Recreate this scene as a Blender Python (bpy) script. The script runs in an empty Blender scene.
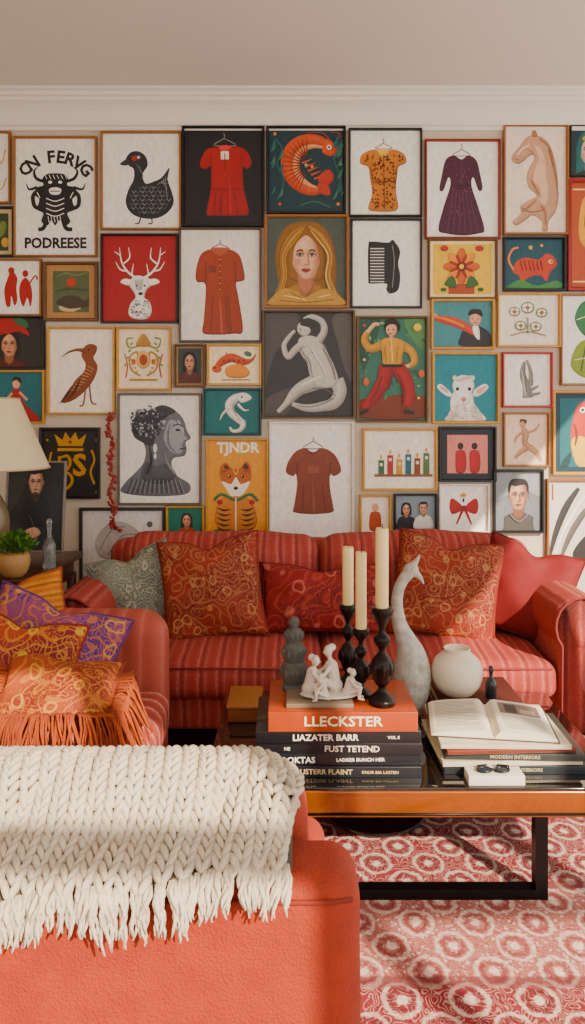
import bpy, bmesh, math, random
from mathutils import Vector, Matrix, noise
random.seed(7)
F=750.; CX=292.5; HY=417.; H=1.46; WY=4.2; CEIL=3.25
def W(px,py,d): return Vector(((px-CX)/F*d, d, H-(py-HY)/F*d))
def WX(px,d): return (px-CX)/F*d
def lin1(c):
    c=c/255.
    return c/12.92 if c<=.04045 else ((c+.055)/1.055)**2.4
SAT=1.22
def hx(h):
    c=(lin1(int(h[0:2],16)),lin1(int(h[2:4],16)),lin1(int(h[4:6],16)))
    L=.3*c[0]+.55*c[1]+.15*c[2]
    c=[min(.95,max(.0015,L+(q-L)*SAT)) for q in c]
    k=.72+.36*min(1,L/.6)
    return (min(.95,c[0]*k),min(.95,c[1]*k),min(.95,c[2]*k),1)
# ---------------------------------------------------------------- materials
MATS={}
def newmat(name):
    m=bpy.data.materials.new(name); m.use_nodes=True
    nt=m.node_tree; b=nt.nodes['Principled BSDF']
    return m,nt,b
def addbump(nt,b,scale,strength,dist=.002,coord=None):
    tc=nt.nodes.new('ShaderNodeTexCoord'); nz=nt.nodes.new('ShaderNodeTexNoise'); nz.inputs['Scale'].default_value=scale
    nz.inputs['Detail'].default_value=4
    bp=nt.nodes.new('ShaderNodeBump'); bp.inputs['Strength'].default_value=strength; bp.inputs['Distance'].default_value=dist
    nt.links.new(tc.outputs['Object'],nz.inputs['Vector']); nt.links.new(nz.outputs[0],bp.inputs['Height']); nt.links.new(bp.outputs[0],b.inputs['Normal'])
    return nz
def mat(col,rough=.6,metal=0,var=.06,vs=12,bump=0,bs=200,name=None,sheen=0,coat=0,bd=.002):
    key=(col,rough,metal,var,bump,name)
    if key in MATS: return MATS[key]
    m,nt,b=newmat(name or ('paint_'+col))
    c=hx(col)
    tc=nt.nodes.new('ShaderNodeTexCoord'); nz=nt.nodes.new('ShaderNodeTexNoise'); nz.inputs['Scale'].default_value=vs; nz.inputs['Detail'].default_value=5
    nz.inputs['Roughness'].default_value=.65
    mx=nt.nodes.new('ShaderNodeMix'); mx.data_type='RGBA'
    lo=tuple(max(0,x*(1-var*3)) for x in c[:3])+(1,); hi=tuple(min(1,x*(1+var*3)) for x in c[:3])+(1,)
    mx.inputs['A'].default_value=lo; mx.inputs['B'].default_value=hi
    nt.links.new(tc.outputs['Object'],nz.inputs['Vector']); nt.links.new(nz.outputs[0],mx.inputs['Factor']); nt.links.new(mx.outputs['Result'],b.inputs['Base Color'])
    b.inputs['Roughness'].default_value=rough; b.inputs['Metallic'].default_value=metal
    if sheen: b.inputs['Sheen Weight'].default_value=sheen
    if coat: b.inputs['Coat Weight'].default_value=coat
    if bump: addbump(nt,b,bs,bump,bd)
    MATS[key]=m; return m
def ramp(nt,stops,interp='LINEAR'):
    r=nt.nodes.new('ShaderNodeValToRGB'); cr=r.color_ramp; cr.interpolation=interp
    cr.elements[0].position=stops[0][0]; cr.elements[0].color=hx(stops[0][1])
    cr.elements[1].position=stops[-1][0]; cr.elements[1].color=hx(stops[-1][1])
    for p_,c_ in stops[1:-1]:
        e_=cr.elements.new(p_); e_.color=hx(c_)
    return r
def mth(nt,op,a,b=None,c=None):
    n=nt.nodes.new('ShaderNodeMath'); n.operation=op
    for i,v in enumerate((a,b,c)):
        if v is None: continue
        if isinstance(v,(int,float)): n.inputs[i].default_value=v
        else: nt.links.new(v,n.inputs[i])
    return n.outputs[0]
def cmix(nt,f,a,b):
    mx=nt.nodes.new('ShaderNodeMix'); mx.data_type='RGBA'
    for s,v in (('Factor',f),('A',a),('B',b)):
        if isinstance(v,str): mx.inputs[s].default_value=hx(v)
        elif isinstance(v,(int,float)): mx.inputs[s].default_value=v
        else: nt.links.new(v,mx.inputs[s])
    return mx.outputs['Result']
def step(nt,v,lo,hi):
    n=nt.nodes.new('ShaderNodeMapRange'); n.inputs[1].default_value=lo; n.inputs[2].default_value=hi
    nt.links.new(v,n.inputs[0]); return n.outputs[0]
def distort(nt,vec,scale,amt):
    nz=nt.nodes.new('ShaderNodeTexNoise'); nz.inputs['Scale'].default_value=scale; nz.inputs['Detail'].default_value=2
    nt.links.new(vec,nz.inputs['Vector'])
    s=nt.nodes.new('ShaderNodeVectorMath'); s.operation='SUBTRACT'; s.inputs[1].default_value=(.5,.5,.5)
    nt.links.new(nz.outputs['Color'],s.inputs[0])
    m=nt.nodes.new('ShaderNodeVectorMath'); m.operation='SCALE'; m.inputs['Scale'].default_value=amt
    nt.links.new(s.outputs[0],m.inputs[0])
    a=nt.nodes.new('ShaderNodeVectorMath'); a.operation='ADD'
    nt.links.new(vec,a.inputs[0]); nt.links.new(m.outputs[0],a.inputs[1])
    return a.outputs[0]
def vor(nt,v,scale,feat='F1'):
    vo=nt.nodes.new('ShaderNodeTexVoronoi'); vo.feature=feat; vo.inputs['Scale'].default_value=scale; nt.links.new(v,vo.inputs['Vector']); return vo
def iso(nt,vec,scale,k,th,soft=.06,detail=0):
    n=nt.nodes.new('ShaderNodeTexNoise'); n.inputs['Scale'].default_value=scale; n.inputs['Detail'].default_value=detail
    nt.links.new(vec,n.inputs['Vector'])
    pp=mth(nt,'PINGPONG',mth(nt,'MULTIPLY',n.outputs[0],k),.5)
    return step(nt,pp,th+soft,th)
def damask(name,base,dark,gold,hi,scale=10,amt=1.0,rough=.8):
    m,nt,b=newmat(name); tc=nt.nodes.new('ShaderNodeTexCoord'); v=tc.outputs['Object']
    a=iso(nt,v,scale,7,.10)
    f=iso(nt,v,scale*2.6,6,.10)
    big=vor(nt,distort(nt,v,12,.05),scale*.95).outputs['Distance']
    flower=step(nt,mth(nt,'ABSOLUTE',mth(nt,'SUBTRACT',big,.25)),.06,.02)
    core=step(nt,big,.12,.07)
    nz=nt.nodes.new('ShaderNodeTexNoise'); nz.inputs['Scale'].default_value=6; nt.links.new(v,nz.inputs['Vector'])
    zone=step(nt,nz.outputs[0],.42,.56)
    c0=cmix(nt,zone,base,dark)
    c1=cmix(nt,mth(nt,'MULTIPLY',f,mth(nt,'MULTIPLY_ADD',zone,.5*amt,.2*amt)),c0,gold)
    c2=cmix(nt,mth(nt,'MULTIPLY',a,.6*amt),c1,gold)
    c3=cmix(nt,mth(nt,'MULTIPLY',flower,.7*amt),c2,hi)
    c4=cmix(nt,mth(nt,'MULTIPLY',core,.7*amt),c3,dark)
    nt.links.new(c4,b.inputs['Base Color']); b.inputs['Roughness'].default_value=rough
    bp=nt.nodes.new('ShaderNodeBump'); bp.inputs['Strength'].default_value=.4; bp.inputs['Distance'].default_value=.003
    nt.links.new(mth(nt,'ADD',a,flower),bp.inputs['Height']); nt.links.new(bp.outputs[0],b.inputs['Normal'])
    return m
def stripes(name,axis,period,stops,rough=.85):
    m,nt,b=newmat(name)
    tc=nt.nodes.new('ShaderNodeTexCoord'); v=distort(nt,tc.outputs['Object'],5,.012)
    sp=nt.nodes.new('ShaderNodeSeparateXYZ'); nt.links.new(v,sp.inputs[0])
    x=mth(nt,'MULTIPLY',sp.outputs[axis],1/period); fr=mth(nt,'FRACT',x)
    nz=nt.nodes.new('ShaderNodeTexNoise'); nz.inputs['Scale'].default_value=110; nz.inputs['Detail'].default_value=3
    nt.links.new(tc.outputs['Object'],nz.inputs['Vector'])
    q=mth(nt,'MULTIPLY_ADD',nz.outputs[0],.30,-.15); fr2=mth(nt,'ADD',fr,q)
    r=ramp(nt,stops); nt.links.new(fr2,r.inputs[0]); nt.links.new(r.outputs[0],b.inputs['Base Color'])
    b.inputs['Roughness'].default_value=rough
    bp=nt.nodes.new('ShaderNodeBump'); bp.inputs['Strength'].default_value=.5; bp.inputs['Distance'].default_value=.003
    n2=nt.nodes.new('ShaderNodeTexNoise'); n2.inputs['Scale'].default_value=220; nt.links.new(tc.outputs['Object'],n2.inputs['Vector'])
    nt.links.new(n2.outputs[0],bp.inputs['Height']); nt.links.new(bp.outputs[0],b.inputs['Normal'])
    return m
def mkprint():
    m,nt,b=newmat('printed_ink'); at=nt.nodes.new('ShaderNodeAttribute'); at.attribute_name='ink'
    tc=nt.nodes.new('ShaderNodeTexCoord'); mp=nt.nodes.new('ShaderNodeMapping'); mp.inputs['Rotation'].default_value=(0,.6,0); mp.inputs['Scale'].default_value=(1,1,.5)
    nt.links.new(tc.outputs['Object'],mp.inputs[0])
    nz=nt.nodes.new('ShaderNodeTexNoise'); nz.inputs['Scale'].default_value=60; nz.inputs['Detail'].default_value=6; nz.inputs['Roughness'].default_value=.7
    nt.links.new(mp.outputs[0],nz.inputs['Vector'])
    f=nt.nodes.new('ShaderNodeMapRange'); f.inputs[1].default_value=.25; f.inputs[2].default_value=.75; f.inputs[3].default_value=.82; f.inputs[4].default_value=1.16; nt.links.new(nz.outputs[0],f.inputs[0])
    sc=nt.nodes.new('ShaderNodeVectorMath'); sc.operation='SCALE'; nt.links.new(at.outputs['Color'],sc.inputs[0]); nt.links.new(f.outputs[0],sc.inputs['Scale'])
    nt.links.new(sc.outputs[0],b.inputs['Base Color']); b.inputs['Roughness'].default_value=.5
    return m
INK=mkprint()
# ---------------------------------------------------------------- mesh builder
class MB:
    def __init__(s): s.v=[];s.f=[];s.m=[];s.s=[];s.mats=[];s.vc={}
    def mi(s,m):
        if m not in s.mats: s.mats.append(m)
        return s.mats.index(m)
    def add(s,g,m,smooth=True,M=None,cols=None):
        vs,fs=g; o=len(s.v); i=s.mi(m)
        for k,v in enumerate(vs):
            v=Vector(v); s.v.append(M@v if M else v)
            if cols is not None: s.vc[o+k]=cols[k] if isinstance(cols,list) else cols
        for f in fs:
            s.f.append([a+o for a in f]); s.m.append(i); s.s.append(smooth)
        return s
    def obj(s,name,origin=None,matrix=None,parent=None):
        if matrix is None:
            if origin is None:
                xs=[v.x for v in s.v]; ys=[v.y for v in s.v]; zs=[v.z for v in s.v]
                origin=Vector(((min(xs)+max(xs))/2,(min(ys)+max(ys))/2,min(zs)))
            o=Vector(origin); vs=[v-o for v in s.v]
        else: vs=s.v
        me=bpy.data.meshes.new(name); me.from_pydata([tuple(v) for v in vs],[],s.f)
        for m in s.mats: me.materials.append(m)
        me.polygons.foreach_set('material_index',s.m); me.polygons.foreach_set('use_smooth',s.s)
        if s.vc:
            at=me.attributes.new('ink','FLOAT_COLOR','POINT'); buf=[]
            for k in range(len(s.v)): buf+=list(s.vc.get(k,(1,1,1,1)))
            at.data.foreach_set('color',buf)
        me.update()
        ob=bpy.data.objects.new(name,me); bpy.context.scene.collection.objects.link(ob)
        if matrix is not None: ob.matrix_world=matrix
        else: ob.location=o
        if parent: ob.parent=parent
        return ob
def box(x0,x1,y0,y1,z0,z1):
    v=[(x0,y0,z0),(x1,y0,z0),(x1,y1,z0),(x0,y1,z0),(x0,y0,z1),(x1,y0,z1),(x1,y1,z1),(x0,y1,z1)]
    return v,[(0,3,2,1),(4,5,6,7),(0,1,5,4),(1,2,6,5),(2,3,7,6),(3,0,4,7)]
def rbox(x0,x1,y0,y1,z0,z1,r=.03,seg=3,flat=4,puff=(0,0,0),wr=0,ws=6,seed=0):
    c=((x0+x1)/2,(y0+y1)/2,(z0+z1)/2); h=((x1-x0)/2,(y1-y0)/2,(z1-z0)/2)
    r=min(r,min(h)*.98)
    L=[]
    for i in range(seg): L.append((-1+i/seg,-1))
    for i in range(flat+1): L.append((0,-1+2*i/flat))
    for i in range(1,seg+1): L.append((i/seg,1))
    n=len(L)
    vid={};vs=[];fs=[]
    def vert(fa,sg,i,j):
        a=L[i];b=L[j]
        d=[0,0,0];cn=[0,0,0]
        ax=[k for k in range(3) if k!=fa]
        d[fa]=sg; d[ax[0]]=math.tan(a[0]*math.pi/4); d[ax[1]]=math.tan(b[0]*math.pi/4)
        cn[fa]=sg; cn[ax[0]]=a[1]; cn[ax[1]]=b[1]
        l=math.sqrt(sum(q*q for q in d))
        p_=[cn[k]*(h[k]-r)+r*d[k]/l for k in range(3)]
        key=tuple(round(q,5) for q in p_)
        if key in vid: return vid[key]
        q=[p_[k]/h[k] for k in range(3)]
        o=[p_[k]+puff[k]*q[k]*(1-q[(k+1)%3]**2)*(1-q[(k+2)%3]**2) for k in range(3)]
        if wr:
            nv=noise.noise_vector(Vector((o[0]+c[0]+seed,o[1]+c[1],o[2]+c[2]))*ws)
            o=[o[k]+nv[k]*wr for k in range(3)]
        vid[key]=len(vs); vs.append([c[k]+o[k] for k in range(3)]); return vid[key]
    for fa in range(3):
        for sg in (-1,1):
            for i in range(n-1):
                for j in range(n-1):
                    q=[vert(fa,sg,i,j),vert(fa,sg,i+1,j),vert(fa,sg,i+1,j+1),vert(fa,sg,i,j+1)]
                    if (sg<0)!=(fa==1): q=q[::-1]
                    qq=[]
                    for a in q:
                        if a not in qq: qq.append(a)
                    if len(qq)>2: fs.append(qq)
    return vs,fs
def lathe(prof,cx=0,cy=0,cz=0,seg=24,squash=1):
    vs=[];fs=[];n=len(prof)
    for r,z in prof:
        for k in range(seg):
            a=2*math.pi*k/seg; vs.append((cx+r*math.cos(a),cy+r*math.sin(a)*squash,cz+z))
    for i in range(n-1):
        for k in range(seg):
            k2=(k+1)%seg; fs.append((i*seg+k,i*seg+k2,(i+1)*seg+k2,(i+1)*seg+k))
    fs.append(tuple(range(seg))[::-1]); fs.append(tuple((n-1)*seg+k for k in range(seg)))
    return vs,fs
def smoothprof(pts,sub=4):
    out=[];n=len(pts)
    for i in range(n-1):
        p0=pts[max(i-1,0)];p1=pts[i];p2=pts[i+1];p3=pts[min(i+2,n-1)]
        for k in range(sub):
            t=k/sub
            out.append(tuple(.5*((2*b)+(-a+c)*t+(2*a-5*b+4*c-d)*t*t+(-a+3*b-3*c+d)*t**3) for a,b,c,d in zip(p0,p1,p2,p3)))
    out.append(tuple(pts[-1])); return out
def tube(path,radii,seg=8):
    path=[Vector(p_) for p_ in path]; n=len(path)
    if isinstance(radii,(int,float)): radii=[radii]*n
    vs=[];fs=[]; prev=None
    for i in range(n):
        t=(path[min(i+1,n-1)]-path[max(i-1,0)]).normalized()
        if prev is None: a=t.orthogonal().normalized()
        else:
            a=(prev-t*prev.dot(t))
            a=a.normalized() if a.length>1e-6 else t.orthogonal().normalized()
        prev=a; b=t.cross(a)
        for k in range(seg):
            an=2*math.pi*k/seg; vs.append(path[i]+(a*math.cos(an)+b*math.sin(an))*radii[i])
    for i in range(n-1):
        for k in range(seg):
            k2=(k+1)%seg; fs.append((i*seg+k,i*seg+k2,(i+1)*seg+k2,(i+1)*seg+k))
    fs.append(tuple(range(seg))[::-1]); fs.append(tuple((n-1)*seg+k for k in range(seg)))
    return vs,fs
def ell(c,r,M=None,su=12,sv=8):
    vs=[];fs=[]
    for i in range(sv+1):
        th=math.pi*i/sv
        for k in range(su):
            a=2*math.pi*k/su
            v=Vector((r[0]*math.sin(th)*math.cos(a),r[1]*math.sin(th)*math.sin(a),r[2]*math.cos(th)))
            if M: v=M@v
            vs.append(v+Vector(c))
    for i in range(sv):
        for k in range(su):
            k2=(k+1)%su; fs.append((i*su+k,(i+1)*su+k,(i+1)*su+k2,i*su+k2))
    return vs,fs
def pillow(w,h,t,n=22,pinch=.09,wr=.012,seed=0):
    vs=[];fs=[];idx={}
    for s in (1,-1):
        for i in range(n+1):
            for j in range(n+1):
                u=-1+2*i/n; v=-1+2*j/n
                u=math.copysign(abs(u)**.85,u); v=math.copysign(abs(v)**.85,v)
                if (i in(0,n) or j in (0,n)) and s==-1: idx[(s,i,j)]=idx[(1,i,j)]; continue
                x=u*w/2*(1-pinch*(1-v*v)*abs(u)); z=v*h/2*(1-pinch*(1-u*u)*abs(v))
                th=t/2*max(0,(1-u*u)*(1-v*v))**.42
                nv=noise.noise(Vector((x*7+seed,z*7,s*3)))*wr*2.2*(1 if th>0 else 0)
                wk=math.sin((abs(u)-abs(v))*9+seed)*.009*(u*u*v*v)+math.sin(math.atan2(v,u)*9+seed)*.006*(u*u+v*v)*(1-max(u*u,v*v))
                z-=.10*h*math.exp(-(u/.28)**2)*max(0,v)**3
                idx[(s,i,j)]=len(vs); vs.append((x,-s*(th+nv*min(1,th/t*4)+wk),z))
    for s in (1,-1):
        for i in range(n):
            for j in range(n):
                q=[idx[(s,i,j)],idx[(s,i+1,j)],idx[(s,i+1,j+1)],idx[(s,i,j+1)]]
                fs.append(q if s==1 else q[::-1])
    return vs,fs
def textgeo(s,size,offset=.02,align='CENTER',space=1.0):
    cu=bpy.data.curves.new('tmp_t','FONT'); cu.body=s; cu.size=size; cu.align_x=align; cu.align_y='CENTER'; cu.offset=offset*size; cu.resolution_u=2; cu.space_character=space
    ob=bpy.data.objects.new('tmp_t',cu); bpy.context.scene.collection.objects.link(ob)
    bpy.context.view_layer.update()
    dg=bpy.context.evaluated_depsgraph_get(); me=bpy.data.meshes.new_from_object(ob.evaluated_get(dg))
    vs=[tuple(v.co) for v in me.vertices]; fs=[tuple(p_.vertices) for p_ in me.polygons]
    bpy.data.objects.remove(ob); bpy.data.curves.remove(cu); bpy.data.meshes.remove(me)
    return vs,fs
# ---------------------------------------------------------------- room
WALLX=3.0
wallm=mat('ccc0ae',.9,var=.02,vs=3,bump=.1,bs=80,name='wall_plaster')
ceilm=mat('d8d2c8',.95,var=.01,vs=2,name='ceiling_paint')
trimm=mat('e2dbd0',.7,var=.01,name='trim_paint')
MB().add(box(-WALLX,WALLX,WY,WY+.1,0,CEIL),wallm,False).obj('wall_back')
MB().add(box(-WALLX-.1,-WALLX,-1.0,WY+.1,0,CEIL),wallm,False).obj('wall_left')
MB().add(box(-WALLX-.1,WALLX+.1,-1.1,WY+.1,CEIL,CEIL+.1),ceilm,False).obj('ceiling')
prof=[(0,-.19),(.015,-.19),(.015,-.17),(.03,-.165),(.04,-.15),(.045,-.13),(.06,-.10),(.085,-.075),(.11,-.06),(.115,-.045),(.13,-.04),(.13,-.02),(.15,-.015),(.15,0),(0,0)]
b=MB(); vs=[];n=len(prof)
for x in (-WALLX,WALLX):
    for a,z in prof: vs.append((x,WY-a,CEIL+z))
fs=[(i,(i+1)%n,n+(i+1)%n,n+i) for i in range(n)]
b.add((vs,fs),trimm,False); b.obj('trim_1')
MB().add(box(-WALLX,WALLX,WY-.02,WY,0,.14),trimm,False).add(box(-WALLX,WALLX,WY-.028,WY,0,.02),trimm,False).obj('baseboard_back')
wf=MB(); wf.add(box(-WALLX-.1,WALLX+.1,-1.1,-1.0,0,.25),wallm,False); wf.add(box(-WALLX-.1,WALLX+.1,-1.1,-1.0,3.1,CEIL),wallm,False)
wf.add(box(-WALLX-.1,-2.6,-1.1,-1.0,.25,3.1),wallm,False); wf.obj('wall_front')  # unseen wall behind camera, its wide opening shaped to let sun patches in
wf=MB()
for x in [-2.6+.8*i for i in range(8)]: wf.add(box(x-.035,x+.035,-1.08,-1.02,.25,3.1),trimm,False)
for z in (.28,.98,1.68,2.38,3.07): wf.add(box(-2.6,3.0,-1.07,-1.03,z-.03,z+.03),trimm,False)
wf.obj('added_gobo_mullions')
m,nt,bs_=newmat('oak_floor')
tc=nt.nodes.new('ShaderNodeTexCoord'); br=nt.nodes.new('ShaderNodeTexBrick'); br.inputs['Scale'].default_value=1; br.inputs['Brick Width'].default_value=1.2; br.inputs['Row Height'].default_value=.14; br.inputs['Mortar Size'].default_value=.003
br.inputs['Color1'].default_value=hx('6b4630'); br.inputs['Color2'].default_value=hx('7d5339'); br.inputs['Mortar'].default_value=hx('2a1a10')
nt.links.new(tc.outputs['Object'],br.inputs['Vector']); nt.links.new(br.outputs[0],bs_.inputs['Base Color']); bs_.inputs['Roughness'].default_value=.4
MB().add(box(-WALLX-.1,WALLX+.1,-1.1,WY+.1,-.1,0),m,False).obj('floor')
# rug : fine floral field with medallion rows and pale bands
m,nt,bs_=newmat('persian_rug')
tc=nt.nodes.new('ShaderNodeTexCoord'); sp=nt.nodes.new('ShaderNodeSeparateXYZ')
vv=distort(nt,tc.outputs['Object'],40,.022); nt.links.new(vv,sp.inputs[0])
def cell(per,ax,off=0):
    a=mth(nt,'MULTIPLY_ADD',sp.outputs[ax],1/per,off); f=mth(nt,'FRACT',a); return mth(nt,'ABSOLUTE',mth(nt,'SUBTRACT',f,.5))
def rad(p1,p2,o1=0,o2=0):
    a=cell(p1,0,o1); b2=cell(p2,1,o2)
    return mth(nt,'SQRT',mth(nt,'ADD',mth(nt,'MULTIPLY',a,a),mth(nt,'MULTIPLY',b2,b2)))
R1=rad(.17,.19); R2=rad(.17,.19,.5,.5)
med=mth(nt,'MINIMUM',R1,R2)
ringA=step(nt,mth(nt,'ABSOLUTE',mth(nt,'SUBTRACT',med,.27)),.045,.02)
ringB=step(nt,mth(nt,'ABSOLUTE',mth(nt,'SUBTRACT',med,.17)),.05,.02)
cor=step(nt,med,.10,.06)
vo=vor(nt,vv,60); dots=step(nt,vo.outputs['Distance'],.36,.24)
ar=iso(nt,tc.outputs['Object'],34,7,.09,.10); ar2=iso(nt,tc.outputs['Object'],70,6,.08,.12)
band=mth(nt,'PINGPONG',mth(nt,'MULTIPLY_ADD',sp.outputs[1],1/.40,.35),1.0); bandm=step(nt,band,.44,.56)
bl=step(nt,mth(nt,'ABSOLUTE',mth(nt,'SUBTRACT',band,.5)),.06,.04)
c0=cmix(nt,bandm,'90222c','c4887c')
c1=cmix(nt,mth(nt,'MULTIPLY',ar2,.5),c0,cmix(nt,bandm,'c07068','983a40'))
c2=cmix(nt,mth(nt,'MULTIPLY',ar,.6),c1,cmix(nt,bandm,'dcbcaa','90262e'))
c3=cmix(nt,mth(nt,'MULTIPLY',dots,.6),c2,cmix(nt,bandm,'58121c','ecdccc'))
c4=cmix(nt,mth(nt,'MULTIPLY',ringA,.65),c3,'e8d4c2')
c5=cmix(nt,mth(nt,'MULTIPLY',ringB,.6),c4,cmix(nt,bandm,'60121e','841e28'))
c6=cmix(nt,mth(nt,'MULTIPLY',cor,.8),c5,'ecdccc')
c6=cmix(nt,mth(nt,'MULTIPLY',bl,.6),c6,'64141e')
nz=nt.nodes.new('ShaderNodeTexNoise'); nz.inputs['Scale'].default_value=90; nz.inputs['Detail'].default_value=5; nt.links.new(tc.outputs['Object'],nz.inputs['Vector'])
c7=cmix(nt,mth(nt,'MULTIPLY',step(nt,nz.outputs[0],.40,.72),.45),c6,'a0444a')
nt.links.new(c7,bs_.inputs['Base Color'])
bs_.inputs['Roughness'].default_value=.95; addbump(nt,bs_,300,.8,.004)
MB().add(rbox(-1.7,1.9,.6,3.12,0,.014,.006,2,2),m).obj('persian_rug')
# ---------------------------------------------------------------- wall art
def pts(s):
    if isinstance(s,str): return [tuple(float(q) for q in a.split(',')) for a in s.split()]
    return list(s)
def crc(ps,sub=4):
    out=[];n=len(ps)
    for i in range(n):
        p0,p1,p2,p3=ps[i-1],ps[i],ps[(i+1)%n],ps[(i+2)%n]
        for k in range(sub):
            t=k/sub
            out.append(tuple(.5*((2*b)+(-a+c)*t+(2*a-5*b+4*c-d)*t*t+(-a+3*b-3*c+d)*t**3) for a,b,c,d in zip(p0,p1,p2,p3)))
    return out
def p(c,s): return ('s',c,crc(pts(s)))
def g(c,s): return ('g',c,pts(s))
def pf_(c,s): return ('g',c,crc(pts(s)))
def r_(c,x0,y0,x1,y1): return ('g',c,[(x0,y0),(x1,y0),(x1,y1),(x0,y1)])
def e(c,x,y,rx,ry,rot=0):
    a=math.radians(rot); o=[]
    for k in range(18):
        t=2*math.pi*k/18; u=rx*math.cos(t); v=ry*math.sin(t); o.append((x+u*math.cos(a)-v*math.sin(a),y+u*math.sin(a)+v*math.cos(a)))
    return ('s' if min(rx,ry)>2.8 else 'g',c,o)
def l(c,w,s): 
    q=smoothprof(pts(s)) if len(pts(s))>2 else pts(s)
    return ('l',c,q,[w]*len(q))
def v(c,s):
    q=smoothprof(pts(s),5); return ('l',c,[a[:2] for a in q],[max(.3,a[2]) for a in q])
def t(c,s,x,y,size,rot=0,sx=1,off=.02): return ('t',c,s,x,y,size,rot,sx,off)
def mulc(c,f): return (min(.95,c[0]*f),min(.95,c[1]*f),min(.95,c[2]*f),1)
def inside(q,ps):
    c=False;n=len(ps)
    for i in range(n):
        x0,y0=ps[i-1];x1,y1=ps[i]
        if (y0>q[1])!=(y1>q[1]) and q[0]<(x1-x0)*(q[1]-y0)/(y1-y0)+x0: c=not c
    return c
def crosses(ps):
    n=len(ps)
    def o(a,b,c): return (b[0]-a[0])*(c[1]-a[1])-(b[1]-a[1])*(c[0]-a[0])
    for i in range(n):
        a,b=ps[i],ps[(i+1)%n]
        for j in range(i+2,n):
            if i==0 and j==n-1: continue
            c,d=ps[j],ps[(j+1)%n]
            if o(a,b,c)*o(a,b,d)<0 and o(c,d,a)*o(c,d,b)<0: return True
    return False
SC=F/WY
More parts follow.
